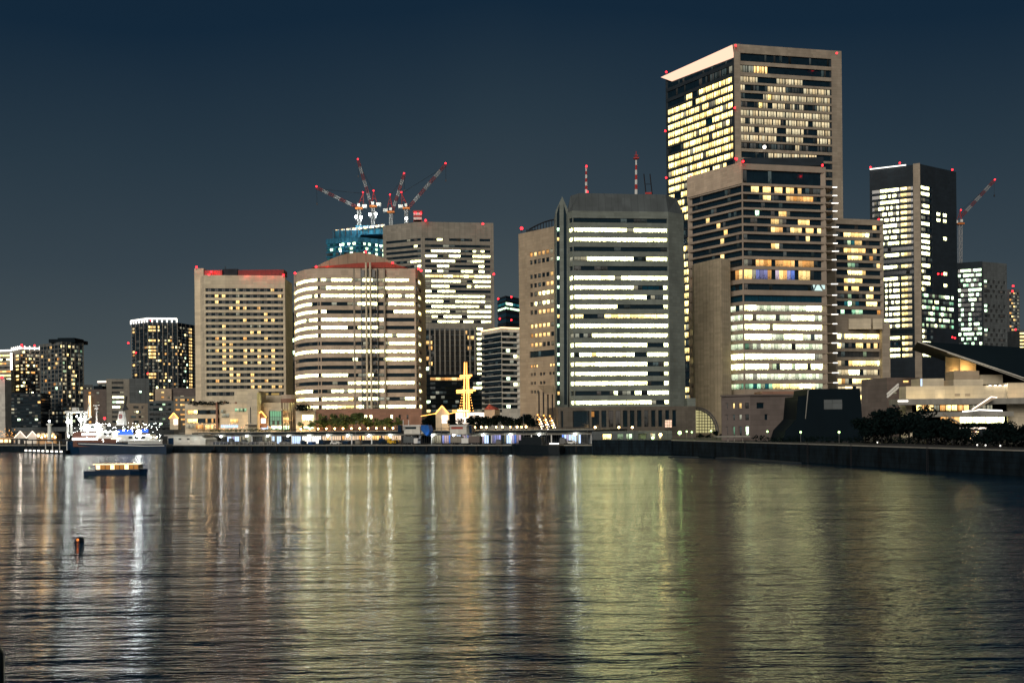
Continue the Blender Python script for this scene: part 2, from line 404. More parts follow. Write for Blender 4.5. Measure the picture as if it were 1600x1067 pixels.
for sc, det, dist, hgt in (((.035, .14, 1), 3, .62, 1.0), ((.20, .75, 1), 3, .20, 1.0), ((.45, 1.9, 1), 4, .10, 1.0), ((1.5, 5.0, 1), 2, .02, 1.0)):
    mp = N('ShaderNodeMapping'); mp.inputs['Scale'].default_value = sc; mp.inputs['Rotation'].default_value = (0, 0, R(4)); L(tc.outputs['Object'], mp.inputs[0])
    n = N('ShaderNodeTexNoise'); n.inputs['Scale'].default_value = 1; n.inputs['Detail'].default_value = det; n.inputs['Roughness'].default_value = .58; L(mp.outputs[0], n.inputs['Vector'])
    bp = N('ShaderNodeBump'); bp.inputs['Strength'].default_value = hgt; bp.inputs['Distance'].default_value = dist; L(n.outputs[0], bp.inputs['Height'])
    if prev: L(prev.outputs[0], bp.inputs['Normal'])
    prev = bp
L(prev.outputs[0], b.inputs['Normal'])
wt.mats = ['sea_water']; wt.build('water', kind='structure')

def wall_strip(name, pts, off0, thick, z0, z1, mat, cap=None, lab=None, cat=None, org=None):
    mb = MB()
    for a, b2 in zip(pts[:-1], pts[1:]):
        d = (b2-a).normalized(); nn = Vector((-d.y, d.x))
        mb.prism([a, b2, b2+nn*thick, a+nn*thick], z0, z1, mat)
        if cap: mb.prism([a-nn*.15, b2-nn*.15, b2+nn*(thick+.1), a+nn*(thick+.1)], z1+.003, z1+.28, cap)
    ob = mb.build(name, org=Vector((pts[0].x, pts[0].y, 0))); 
    if lab: tag(ob, lab, cat)
    return ob
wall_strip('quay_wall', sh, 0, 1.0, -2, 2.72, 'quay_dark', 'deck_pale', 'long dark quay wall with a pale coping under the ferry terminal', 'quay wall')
sw = thing('sea_wall', 'tall dark sea wall that runs towards the viewer on the right', 'sea wall', (E1.x, E1.y, 0))
wm = MB(); cm = MB()
for a, b2 in zip(sea[:-1], sea[1:]):
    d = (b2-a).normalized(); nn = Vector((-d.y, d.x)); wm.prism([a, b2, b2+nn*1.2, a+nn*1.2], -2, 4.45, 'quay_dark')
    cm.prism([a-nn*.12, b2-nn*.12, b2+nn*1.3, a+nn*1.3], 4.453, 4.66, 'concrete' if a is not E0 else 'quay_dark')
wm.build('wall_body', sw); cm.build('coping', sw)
lad = MB()
for px in (1163, 1262): 
    pass
# low landing ledge at the foot of the sea wall
a = Pz(1118, 714.5, .4).xy; b2 = Pz(1222, 722.5, .4).xy
lg = MB(); d = (b2-a).normalized(); nn = Vector((-d.y, d.x)); lg.prism([a, b2, b2+nn*5, a+nn*5], -.5, .42, 'wall_dark')
tag(lg.build('landing_ledge', org=Vector((a.x, a.y, 0))), 'low concrete landing ledge at the foot of the dark sea wall', 'ledge')
a = Pz(1046, 711, .7).xy; b2 = Pz(1092, 712, .7).xy
lg = MB(); lg.prism([a, b2, b2+Vector((0, 3)), a+Vector((0, 3))], -.5, .4, 'wall_dark')
tag(lg.build('landing_ledge', org=Vector((a.x, a.y, 0))), 'short pale ledge at the water left of the sea wall corner', 'ledge')

# ------------------------------------------------------------------ HOTEL
rows = rowsg(453, 9.5, 17, 5.2) + [(612.5, 618.5)]
def hs(*lit_):
    s = []
    for i in range(11):
        c = lit_[0].get(i) if lit_ else None
        s.append('D'+(c or 'G')*2+'D')
    return ''.join(s)
rg = random.Random(5)
lits = [{4: 'd', 9: 'W'}, {1: 'W', 2: 'W', 4: 'd', 5: 'd', 10: 'W'}, {1: 'W', 4: 'W'}, {3: 'W', 4: 'W', 5: 'W', 7: 'A'}, {2: 'd', 3: 'f', 4: 'd', 8: 'W'}, {5: 'W', 8: 'W', 9: 'W'},
        {2: 'W', 6: 'd', 7: 'd'}, {1: 'd', 2: 'd', 6: 'W', 7: 'W'}, {1: 'A', 2: 'W', 5: 'A', 8: 'W'}, {1: 'd', 2: 'W', 3: 'W'}, {0: 'd', 1: 'W', 2: 'W', 3: 'W', 5: 'W', 6: 'W', 7: 'W', 9: 'W'},
        {2: 'W', 3: 'W', 5: 'W', 7: 'W', 8: 'W', 9: 'W'}, {0: 'd', 2: 'W', 3: 'f', 5: 'W', 6: 'd', 7: 'W', 8: 'd', 9: 'W'}, {2: 'W', 3: 'W', 9: 'W'}, {3: 'W', 4: 'W', 6: 'W'}, {1: 'A', 3: 'W', 4: 'W', 6: 'W', 8: 'A', 10: 'd'},
        {6: 'W', 7: 'W', 9: 'W', 10: 'W'}, {}]
H = tower('hotel_tower', 'broad beige hotel slab with rows of small warm windows and a red lit roof edge', 'hotel',
          [(305, 430, 497, 1), (318.5, 430, 482), (445, 431.5, 486, 1), (447, 431, 500, 1)], rows,
          {1: (.015, .985, [hs(l) for l in lits])}, 'wall_beige', pane=1.0, back=14)
for px, a_, Yq in ((303.5, 419, 496),):
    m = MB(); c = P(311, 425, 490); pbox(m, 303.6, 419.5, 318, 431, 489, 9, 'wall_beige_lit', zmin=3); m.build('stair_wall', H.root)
m = MB(); pbox(m, 319.5, 422.5, 347, 430, 487, 10, 'paint_red'); pbox(m, 372, 422, 443, 430, 488, 8, 'crane_red'); m.build('red_parapet', H.root)
m = MB(); pbox(m, 348, 420.5, 371, 430, 488, 8, 'wall_dark'); m.tube(P(352, 421, 491), P(352, 416, 491), .15, 'steel_dark'); m.build('roof_plant', H.root)
for px, py in ((307, 417.5), (330, 425), (443, 430), (326.5, 429.5)): red(H.root, P(px, py, 485), .9)
lamp(P(335, 426, 484), 260, (1, .05, .04), .5).parent = None
for px in (385, 405, 425): lamp(P(px, 427, 483), 260, (1, .05, .04), .5)
# dark glass tower in the gap right of the hotel
tower('office_tower', 'slim dark blue glass tower seen in the gap right of the hotel', 'office tower', [(444, 487, 640), (470, 489, 645, 1)],
      rowsg(493, 9.6, 12, 6.5), {0: (0, 1, ['D', 'D', 'D', 'D', 'CC', 'D', 'CC', 'DfD', 'D', 'D', 'D', 'D'])}, 'wall_dark')
tower('office_block', 'plain grey block below the slim blue tower between hotel and bowed office', 'building', [(447, 586, 560), (472, 586, 562, 1)],
      rowsg(592, 7, 5, 3.2), {0: (.05, .6, ['XGXX'])}, 'wall_dim')

# ------------------------------------------------------------------ BOWED OFFICE (round corner, domed roof)
rows = [(c-2.9, c+2.9) for c in [437.4+12.43*i for i in range(17)]]
FR = ['LdPLLL|ddLLdd|LLLLLX', 'LPLLPL|LLLLLd|LLLLLL', 'LLLLLL|LLLLLL|PLLLLL', 'DDdPDd|dLLLLD|dLLLLL', 'LDDDDD|DDDDDD|DDLLLL', 'LLLLPL|LLLLLL|DDDDDD', 'LLLLLD|DLLLLd|DDDDDD',
      'LLLLLL|LLLLLL|LLLLLL', 'DDDDDP|DDdDDD|dLLLLL', 'LLLLLL|LLLLLL|LLLLLL', 'DDDDDD|LDDDDD|LLLLLL', 'DDDDDD|DDDDDD|fDDDDD', 'LLLLPP|DLLLDd|DDDDDD', 'DDPDDL|LLLLLL|LLLLLL',
      'DPPPPL|LLLLLL|DDDDDD', 'LLLLLy|dLLLLd|dDDdLL', 'LLLyyy|yLdddL|LLLLLL']
def exp3(s):
    a, b3, c = s.split('|'); return a*1 + b3[0] + b3[1:5] + b3[5] + c
FR = [''.join(ch*2 for ch in exp3(s)) for s in FR]
LF = ['fLLLLL', 'LLLLLL', 'LLLLLL', 'LLLLPD', 'fLLLLL', 'LLLLLL', 'LLLLLL', 'LLLLLL', 'DDDDDD', 'LLLLLL', 'DDDDDD', 'DDDDDD', 'LLLLLL', 'DDDDDD', 'LLLPDD', 'LLLLLL', 'ddLLLL']
B = tower('bowed_office', 'pink beige office with bowed left flank, ribbon windows and a shallow domed roof', 'office building',
          [(459, 424, 449, 1), (464, 422, 441, 1), (476, 421, 434, 1), (496, 419, 430), (499.5, 419, 430, 1), (649, 421, 434, 1), (653, 421, 436, 1), (658, 421, 446, 1)], rows,
          {0: (0, 1, [s[:2] for s in LF]), 1: (0, 1, [s[1:3] for s in LF]), 2: (0, .97, [s[2:] for s in LF]), 3: (0, 1, ['D']), 4: (.01, .99, FR), 5: (0, 1, ['D']), 6: (.1, .9, ['L', 'D', 'L', 'd'])}, 'wall_pink', pane=1.9, back=22)
m = MB()      # the bay frame and its pipes, proud of the facade
for px, w_, mt in ((551.5, .7, 'wall_taupe'), (562.7, .3, 'wall_dim'), (588, .3, 'wall_dim'), (599, .7, 'wall_taupe')):
    p = P(px, 418, 429.2); m.box((p.x, 431.9, (p.z+12)/2), (w_, 1.2, p.z-12), mt)
m.build('bay_frame', B.root)
for px in (571.5, 578):
    p = P(px, 410, 430); m = MB(); m.tube((p.x, 430.6, 14), (p.x, 430.6, p.z), .45, 'wall_beige', n=8); m.build('riser_pipe', B.root)
for k, (z0, z1) in enumerate(B.rows):
    za, zb = z1+.25, (B.rows[k-1][0]-.25 if k else z1+3.5)
    for a_, b_ in ((564, 570), (573.5, 576.5), (580, 586.5)):
        p, q = P(a_, 500, 430.9), P(b_, 500, 430.9); m = MB(); m.box(((p.x+q.x)/2, 431.9, (za+zb)/2), (q.x-p.x, 1.1, zb-za), 'glass_grey'); m.build('bay_pane', B.root)
# dome: a shallow vault over the bay
m = MB(); prof = []
for i in range(17):
    u = i/16; px = 488+(633-488)*u; py = 419 - 24.5*math.sin(math.pi*u)**1.05 if u not in (0, 1) else 419
    prof.append((px, py))
fr = [P(px, py, 436) for px, py in prof]; bk = [Vector((p.x, p.y+20, p.z-.3)) for p in fr]
m.slab([Vector((p.x, p.y, p.z)) for p in reversed(fr)], [Vector((p.x, p.y, p.z)) for p in reversed(bk)], 'roof_dome'); m.build('dome_roof', B.root)
m = MB()
fr = [P(486, 418, 433), P(560, 411, 433), P(604, 409.5, 433), P(637, 418.6, 433)]
m.slab([p for p in fr], [Vector((p.x, p.y+2, p.z)) for p in fr], 'tile_red'); m.build('red_fascia', B.root)
for px, py in ((571, 394), (613.5, 411), (494, 417), (654, 420), (658, 423), (461, 427)): red(B.root, P(px, py, 431), .8)
lamp(P(510, 413, 431.5), 160, (1, .05, .04), .5)
# brick podium of the bowed office
tower('brick_podium', 'low pink brick podium with square windows under the bowed office', 'building', [(494, 639.5, 421), (659, 640, 426, 1)],
      [(649, 656)], {0: (.05, .98, ['XDXWXDXDXDXXXXXXLXLXXXXXXXLXXDXXDXXXX'.replace('XD', 'XD')])}, 'wall_brick', back=8, pane=1.6)
tower('glass_lobby', 'lit cream lobby block with a bright window left of the brick podium', 'building', [(462, 642, 421), (493, 641, 421, 1)],
      [(648, 658), (666, 670.5)], {0: (.3, .92, ['L', 'C'])}, 'wall_cream', back=9, pane=1.8)

# ------------------------------------------------------------------ CONCRETE OFFICE TOWER behind
rows = rowsg(374, 9.7, 1, 4) + rowsg(384, 7.9, 16, 4.2) 
Rg = random.Random(3)
pat = ['DDLXDDDDXDD', 'fDDdfDDDDDf', 'DLLLLLPPLLD', 'LLDPLLDPLLL', 'DPLLLPDPLLD', 'DDPLPDDDPLD', 'PDLPDDLLPLD', 'yyyyLyyLyLLL', 'dLLLLLPDLLL', 'PLLLPDDPPLL', 'LDLLPDDDDDP', 'PLLLLLLPLLf', 'LLLDPLLLLLd', 'PLLLLPPLLPL', 'LLLLPdPLLLL', 'dLPLLLPLLLL', 'dPLLLPPLPPL']
def spread(s, k=3): return ''.join(c*k for c in s)
T = tower('concrete_tower', 'tall grey concrete office tower with blank top and brightly lit lower floors', 'office tower',
          [(598, 352, 611, 1), (659, 346.6, 600), (771, 351.6, 606, 1)], rows,
          {1: (.04, .97, [spread(s) for s in pat]), 0: (.05, .97, ['DDDDDDPDDD', 'DDDDDDDDPD', 'DDDDDDDDDD', 'ffDDDDDDDP', 'dDDDDDPPLL', 'DDdDDDfDPL', 'fLDDDDDDDP', 'DDPPDDDfPL'])}, 'wall_grey', pane=2.6, gap=.25)
m = MB(); c = P(653, 335, 606)
for i, mt in enumerate(('paint_red', 'paint_white', 'paint_red', 'paint_white', 'paint_red')):
    q = P(653, 330+3.6*i, 606); m.box((q.x, 606, q.z-.7), (5 if i else 5.6, 4, 1.38), mt)
q = P(653, 348, 606); m.box((q.x, 606, q.z+.2), (4.6, 4, 2), 'concrete'); m.build('striped_chimney', T.root)
for px, py in ((649, 333), (657.5, 333.5), (665, 344.5), (754.5, 350), (771.5, 428.5)): red(T.root, P(px, py, 598), 1.1)
# finned lower block
rows = rowsg(519, 8.2, 8, 6.2)
T = tower('finned_block', 'dark finned block with tall vertical concrete ribs below the concrete tower', 'building', [(655, 513, 560), (745, 513.5, 566, 1)], rows,
          {0: (.03, .97, ['GDDDGGGGGGGGAfD', 'GDfDGGGGGGGGDWW', 'dWWDGGGGGGGGDDD', 'GDADGGGGGGGGfAD', 'DDDDGGGGGGGGDDD', 'DAfDGGGGGGGGDDD', 'DDWDGGGGGGGGDDD', 'DCDDGGGGGGGGDDD'])}, 'wall_dim', back=20, ins=.4)
for i in range(12):
    px = 656+7.8*i; m = MB(); p = P(px, 514, 559.6); q = P(px, 586, 559.6); m.box((p.x, 559.3, (p.z+q.z)/2), (.85, 1.3, p.z-q.z), 'wall_grey'); m.build('rib', T.root)
tower('stair_tower', 'narrow stack of bright stair windows right of the finned block', 'building', [(744, 508, 568), (756, 508, 569, 1)], rowsg(514, 7.8, 10, 4.4), {0: (.0, .95, ['L'])}, 'wall_grey', back=20)
tower('low_glass_block', 'low dark glass block with sparse lights behind the gold mast', 'building', [(654, 585, 540), (757, 586, 548, 1)],
      rowsg(592, 7.2, 8, 5), {0: (0, 1, ['fDAWAAWAfDDD', 'DDfDDDfDDDCC', 'DDfpDDDDDDLL', 'DDDppDDDDDDf', 'DDpDppDDDDDD', 'DCDDDDppDDDD', 'DDDpDDfDDDDD', 'dWDdDdWpDDdd'])}, 'wall_dark', back=20)
# white banded block
rows = rowsg(521.5, 8.75, 14, 5.8)
T = tower('banded_block', 'mid rise block with white balcony bands and a warm lit roof rim', 'apartment block', [(752, 518, 487, 1), (783, 513, 470), (812, 514, 474, 1)], rows,
          {1: (.02, 1, ['DDdD', 'DfDD', 'DDDf', 'DCDD', 'DDfL']), 0: (0, 1, ['DDDD', 'DfDD'])}, 'wall_white', back=20, ins=1.0, core='frame_dark')
m = MB()
for a_, b_ in ((T.poly[0], T.poly[1]), (T.poly[1], T.poly[2])):
    m.tube((a_.x, a_.y-.2, T.zt+.3), (b_.x, b_.y-.2, T.zt+.3), .32, 'strip_warm')
m.build('roof_rim_light', T.root)
m = MB()
for z0, z1 in T.rows:      # glazing band on the dark flank reaches almost slab to slab
    a_, b_ = T.poly[0], T.poly[1]; d = (b_-a_).normalized(); nn = Vector((d.y, -d.x))*.25
    m.prism([a_+nn, b_+nn, b_, a_], z0-1.7, z0-.35, 'glass_dark')
m.build('balcony_glass', T.root)
T = tower('blue_glass_tower', 'far blue glass tower with two cool lit floors above the banded block', 'office tower', [(777, 464, 900, 1), (790, 462, 880), (812, 463, 900, 1)],
          [(464.5, 468.5), (472, 476.5), (479.5, 483), (488, 494), (497, 503)], {0: (0, 1, ['T', 't', 'CC', 'T', 'T']), 1: (0, 1, ['T', 'Ct', 'CC', 'T', 'T'])}, 'wall_dark')
for px, py in ((778.5, 467), (799, 464), (781, 498), (799, 500)): red(T.root, P(px, py, 870), 1.3)

# ------------------------------------------------------------------ CONSTRUCTION TOWER and cranes
T = tower('construction_tower', 'unfinished tower wrapped in blue netting with white work lights inside', 'construction site',
          [(509, 374, 700), (560, 364, 692, 1), (603, 361, 705, 1)], rowsg(384, 7.2, 8, 4.6),
          {0: (0, 1, ['tTtTtCtTtCt', 'tCtTCtTtCtT', 'fftfTtffCft']), 1: (0, 1, ['tTCtCtTCtTC', 'tTtCtTtCtTC'])}, 'netting', core='steel_dark')
m = MB(); pbox(m, 520, 360, 562, 373, 701, 22, 'netting'); pbox(m, 556, 352.5, 603, 366, 703, 22, 'netting')
for i in range(9):
    a_ = P(522+9*i, 360-1.1*i, 700.5); m.box((a_.x, 700.3, a_.z-2.2), (.5, .5, 6), 'steel_dark')
m.build('netting_screen', T.root)
m = MB()
for i in range(26):
    p = P(525+3*i, 361-.35*i, 700); m.box((p.x, 702, p.z+.3), (.5+random.Random(i).random(), .6, 1.6), 'paint_white' if i % 3 else 'strip_warm')
m.build('roof_scaffold', T.root)
for px, py in ((556, 339), (564, 339.5), (578, 335), (587, 334.5), (634.8, 341.5), (532, 383), (545, 381), (532, 392), (595, 384)):
    m = MB(); q = P(px, py, 690 if py > 360 else 699); m.ball(q, .95 if py < 360 else .6, 'glow_white'); m.box((q.x, q.y+1, q.z-1.4), (.3, .3, 2), 'steel'); m.build('work_light', T.root)
for px, py in ((560, 340), (582, 336), (636, 342)): lamp(P(px, py, 695), 9000, (.9, 1, .95), 1)
def crane(label, base, top, pivot, tip, apex, Y, loc=None, tall=3, mastmat='crane_white'):
    b0, b1 = P(base[0], base[1], Y), P(top[0], top[1], Y); r_ = thing('luffing_crane', label, 'crane', b0, 'construction cranes on the skyline')
    def lattice(mb, p, q, w, mts, n):
        p, q = Vector(p), Vector(q); d = q-p; ax = d.normalized(); s = ax.cross(Vector((0, 1, 0))).normalized()*w/2; f = Vector((0, w/2, 0))
        for k in range(n):
            u0, u1 = p+d*(k/n), p+d*((k+1)/n); mt = mts[k*len(mts)//n]
            for sx, sy in ((1, 1), (1, -1), (-1, 1), (-1, -1)): mb.tube(u0+s*sx+f*sy, u1+s*sx+f*sy, w*.085, mt, n=4)
            mb.tube(u0+s-f, u1-s-f, w*.06, mt, n=4); mb.tube(u0-s-f, u1+s-f, w*.06, mt, n=4); mb.tube(u0-s-f, u0+s-f, w*.06, mt, n=4)
    m = MB(); lattice(m, b0, b1, 2.2, [mastmat], 6); m.build('mast', r_)
    m = MB(); m.box((b1.x, Y, b1.z+1), (5.2, 3.4, 1.2), 'paint_orange'); m.box((b1.x+(4 if tip[0] < pivot[0] else -4), Y, b1.z+2.4), (3.4, 3, 2.2), 'paint_white'); m.box((b1.x, Y-1.8, b1.z+2.9), (1.8, 1.6, 2), 'paint_white'); m.build('machinery_deck', r_)
    m = MB(); lattice(m, P(*pivot, Y), P(*tip, Y), 1.7, ['crane_red', 'crane_white', 'crane_red', 'crane_white', 'crane_red', 'crane_white', 'crane_red'], 21); m.build('jib', r_)
    ap = P(*apex, Y); m = MB()
    sgn = 1 if tip[0] < pivot[0] else -1
    m.tube((b1.x+sgn*3.2, Y, b1.z+1.5), ap, .3, 'crane_red', n=4); m.tube((b1.x-sgn*1.4, Y, b1.z+1.5), ap, .3, 'paint_red', n=4)
    m.tube(((b1.x+sgn*3.2)*.5+ap.x*.5, Y, (b1.z+1.5+ap.z)/2), ((b1.x-sgn*1.4)*.5+ap.x*.5, Y, (b1.z+1.5+ap.z)/2), .2, 'paint_red', n=4); m.build('a_frame', r_)
    m = MB(); m.tube(ap, P(*pivot, Y).lerp(P(*tip, Y), .93), .12, 'steel_dark', n=4); t_ = P(*tip, Y); m.tube(t_, t_-Vector((0, 0, 11)), .1, 'steel_dark', n=4); m.box(t_-Vector((0, 0, 11.5)), (.9, .5, 1.4), 'steel_dark'); m.build('hoist_rope', r_)
    red(r_, t_+Vector((0, -1.2, .6)), .95); red(r_, ap+Vector((0, -1, .6)), .9)
    return r_
crane('low angled red and white crane, leftmost of the four on the netted tower', (561, 356), (561, 328), (558, 324), (495, 293.6), (567.4, 302.6), 710)
crane('steepest red and white crane, second from the left on the netted tower', (583, 352), (583, 325), (581, 323), (559.6, 251), (584, 300), 716)
crane('short upright crane third from the left, behind the concrete tower', (611, 352), (611, 334), (613, 331), (631.6, 273), (609.6, 306), 722)
crane('crane whose jib points far up to the right, above the concrete tower', (635, 352), (635, 328), (639, 324), (696.4, 257.4), (627.4, 302.4), 716)
crane('single crane on a tall pale mast beside the dark tower on the right', (1500, 420), (1500.5, 352), (1502.5, 338), (1553.3, 282.6), (1500.5, 330), 760)
# ------------------------------------------------------------------ BROWN OFFICE (left of the pale block)
def wn(s): return ''.join('X'+c*2 for c in s)+'X'
rws = [396, 408.5, 431.5, 446, 460, 475.5, 489, 511, 526, 541, 556, 575, 588, 602, 616]
rows = [(c-(3.4 if k != 10 else 5), c+(3.4 if k != 10 else 5)) if k < 11 else (c-2.3, c+2.3) for k, c in enumerate(rws)]
pt = ['AWAAAd', 'fDDDDd', 'fDDDDW', 'DDfDAW', 'DdyLLy', 'DLdLLd', 'DDWWAW', 'WWWWWd', 'AWWWWD', 'AWWfDd', None, 'AWWXXXXWW', 'GGXGGXGG', 'GGXGGXXX', 'GGGXXXXX']
st = [('D' if s is None else wn(s)) for s in pt]
T = tower('brown_office', 'warm brown office block with short rows of square windows left of the pale block', 'office building',
          [(810, 367, 429, 1), (870, 353, 412), (874, 353, 414, 1)], [(a_+(-5.5), b_+(-5.5)) for a_, b_ in rows], {0: (.26, .94, st)}, 'wall_sand', pane=1.7, back=20)
red(T.root, P(815, 357, 440), 1.1)
m = MB()
pts_ = [P(827+4.4*i, 358.5-11*math.sin(math.pi*i/18)-.45*i, 436) for i in range(10)]
for a_, b_ in zip(pts_[:-1], pts_[1:]): m.tube(a_, b_, .3, 'steel_dark', n=4)
for p in pts_[1:]: m.tube(p, (p.x, p.y, T.zt), .16, 'steel_dark', n=4)
pbox(m, 822, 359, 846, 366, 440, 6, 'wall_dark'); m.build('roof_truss', T.root)

# ------------------------------------------------------------------ PALE OFFICE (pointed glass slot, long ribbons)
rows = [(343.9+15.03*i-3.5, 343.9+15.03*i+3.5) for i in range(20)]
S = ['D'*22, 'L'*22, 'L'*22, 'D'*22, 'dddLLLLLLLLLLLDfDLLLLL', 'D'*22, 'L'*22, 'LLLLLLLLLLLLLLdfTTTTDL', 'LLLLLLLLLLLLLLLLLDdDDL', 'LLLLLLLLLLDDDDDDDDDDDL', 'yyDDDDDyyyyyyyyyyyyyyL', 'L'*22,
     'dDdDLLLLLLLLLLLLLLLLLL', 'LLLLLLLLLLLLLLLLLDDDDL', 'PLPLyLLLLLLyLLDDDLLLLL', 'LLLLLLLLLLLLLLLLLDDDDL', 'LLLLLLLLLLLLLLLLLDDDfL', 'LLLLLLLLLLLLLLLLLfDDDL', 'DDDDPfPPfPfPdDPPPLLLLL', 'LLLLLLLLLLLLLLLLLLdDDL']
S = [s[:-1]+'X'*0+s[-1] for s in S]
I = tower('pale_office', 'large pale grey office with many white lit ribbon floors and a sloped roof', 'office building',
          [(887, 331, 391, 1), (894, 329.5, 388), (1044, 332, 392, 1), (1068, 333, 397, 1)], rows, {0: (.2, 1, [s[0] for s in S]), 1: (.01, .99, S)}, 'wall_pale', pane=2.6, back=26)
# slanted roof
m = MB(); a_ = I.poly; z = I.zt
top = [P(897, 304, 393), P(915, 300.5, 396), P(1057, 305, 404), P(1066, 331, 412)]
bot = [Vector((p.x, p.y, z+.01)) for p in (a_[0], a_[1], a_[2], a_[3])]
zt2 = z+7.3
m.slab([bot[0], bot[1], bot[2], bot[3], Vector((a_[4].x, a_[4].y, z+.01)), Vector((a_[5].x, a_[5].y, z+.01))],
       [Vector((a_[0].x+1.2, a_[0].y+1, zt2-.6)), Vector((a_[1].x+3.0, a_[1].y+2, zt2)), Vector((a_[2].x-.5, a_[2].y+3, zt2+.2)), Vector((a_[3].x-2.2, a_[3].y+3, zt2-.2)), Vector((a_[4].x-2, a_[4].y-3, zt2)), Vector((a_[5].x+2, a_[5].y-3, zt2))], 'roof_grey')
m.build('sloped_roof', I.root)
# pointed glass slot on the left shoulder
yf = 394
m = MB(); pr = [P(869, 640, yf), P(887, 640, yf), P(888.5, 330, yf), P(878.5, 307, yf), P(868.5, 329, yf)]
for p in pr[:2]: p.z = 3
m.slab(pr, [Vector((p.x, p.y+16, p.z)) for p in pr], 'wall_pale'); m.build('gabled_shoulder', I.root)
for k, (x0, x1, ya, yb) in enumerate(((869.8, 874.0, 335, 319), (880.6, 885.2, 319, 335))):
    m = MB(); q0, q1, q2, q3 = P(x0+.8, 632, yf-.1), P(x1+.8, 632, yf-.1), P(x1, yb, yf-.1), P(x0, ya, yf-.1)
    m.slab([q0, q1, q2, q3], [Vector((p.x, p.y+.6, p.z)) for p in (q0, q1, q2, q3)], 'glass_dark'); m.build('glass_slot', I.root)
rg = random.Random(8)
for i in range(20):
    if i in (0, 3, 5, 8, 12): continue
    m = MB(); c = 343.9+15.03*i; dx = .8*(c-335)/300
    p0, p1 = P(870.4+dx, c+2.6, yf-.16), P(873.6+dx, c-2.6, yf-.16)
    m.face([p0, (p1.x, yf-.16, p0.z), p1, (p0.x, yf-.16, p1.z)], 'room_cool' if rg.random() < .8 else 'room_warm', [(i+.01, i+.01), (i+.99, i+.01), (i+.99, i+.99), (i+.01, i+.99)]); m.build('stair_window', I.root)
# masts
def mast(px, y0, y1, Y, lab, n=7, r=.55):
    b0, b1 = P(px, y1, Y), P(px, y0, Y); m = MB(); r0 = thing('antenna_mast', lab, 'antenna mast', b0)
    for i in range(n): m.tube(b0.lerp(b1, i/n), b0.lerp(b1, (i+1)/n), r*(1-.07*i), 'paint_white' if i % 2 == 0 else 'paint_red', n=6)
    m.build('pole', r0); return r0, b1
r0, b1 = mast(916, 262, 302, 404, 'thin red and white mast with a red lamp on the left of the pale roof'); red(r0, b1+Vector((0, -.8, .3)), .7); red(r0, P(918, 300, 402), .6)
r0, b1 = mast(994, 243, 304, 408, 'taller red and white mast with antenna drums on the pale roof', 8, .6)
m = MB(); m.box(b1-Vector((0, 0, 1.2)), (2.2, 1.6, .5), 'paint_red'); m.box(b1-Vector((0, 0, .1)), (1.3, 1, .4), 'paint_red'); m.tube(b1, b1+Vector((0, 0, 1.6)), .15, 'paint_red'); m.build('antenna_platform', r0)
m = MB()
for a_, b_ in ((1008.5, 1006.0), (1018, 1015.5)): m.tube(P(a_+1, 304, 408), P(b_, 272, 408), .22, 'steel_dark', n=4)
m.tube(P(1009, 288, 408), P(1017, 288, 408), .12, 'steel_dark', n=4); q = P(1013, 304, 408); m.box(q+Vector((0, 0, .4)), (2.6, 1, .8), 'paint_red')
tag(m.build('roof_aerial', org=P(1013, 304, 408)), 'pair of thin dark aerials joined by a bar on the pale roof', 'antenna')
# podium of the pale office with tall dark slots
T = tower('stone_podium', 'low grey brown stone podium with tall dark slots under the pale office', 'building', [(872, 636, 381), (1087, 635.5, 388, 1)],
          [(642, 668)], {0: (.0, 1, ['XDXXXXDDDDDDDXDDDX' + 'X'.join(['DD']*11) + 'XXXXXXXX'])}, 'wall_podium', base=3, back=26, pane=1.6)
m = MB()
for i in range(3):
    for j in range(3): pbox(m, 1039.3+3.6*i, 656.3+3.9*j, 1042.4+3.6*i, 659.6+3.9*j, 380.4, .3, 'canopy_glow' if (i+j) % 3 else 'panel_peach')
pbox(m, 1038.5, 655.5, 1050.5, 668.5, 380.6, .2, 'frame_dark'); m.build('lit_window', T.root)
m = MB(); pbox(m, 924, 643, 928.5, 651, 380.4, .3, 'room_amber'); m.build('lit_window', T.root)
m = MB(); pbox(m, 1074, 622, 1087, 636, 388.5, 14, 'wall_pale'); m.build('corner_block', T.root)
# pergola style glass entrance between the brown office and the podium
m0 = thing('glass_canopy', 'slanted glass entrance canopy with warm lights between brown office and podium', 'canopy', P(850, 670, 380))
m = MB(); a_, b_, c_, d_ = P(841, 602, 392), P(868, 602, 392), P(868, 614, 380), P(852, 614, 380); sl_ = [Vector((0, 0, -.5))+p for p in (a_, d_, c_, b_)]
m.slab(sl_, [a_, d_, c_, b_], 'roof_dome'); m.build('canopy_roof', m0)
for px in (842, 849, 856, 863): m = MB(); p = P(px, 612, 384); m.tube((p.x, 384, 8), (p.x, 384, p.z), .3, 'steel_dark'); m.build('column', m0)
m = MB()
for i in range(9):
    p = P(840+3.2*i, 648+(i*7 % 20), 382)
    for q_ in range(4): m.ball((p.x+.5*(q_ % 2), 382, p.z-.9*q_), .22 if q_ else .34, ('string_gold', 'glow_warm', 'deck_lamp')[i % 3], n=4)
pbox(m, 838, 650, 868, 668, 384, 1, 'frame_dark'); m.build('lit_entrance', m0)

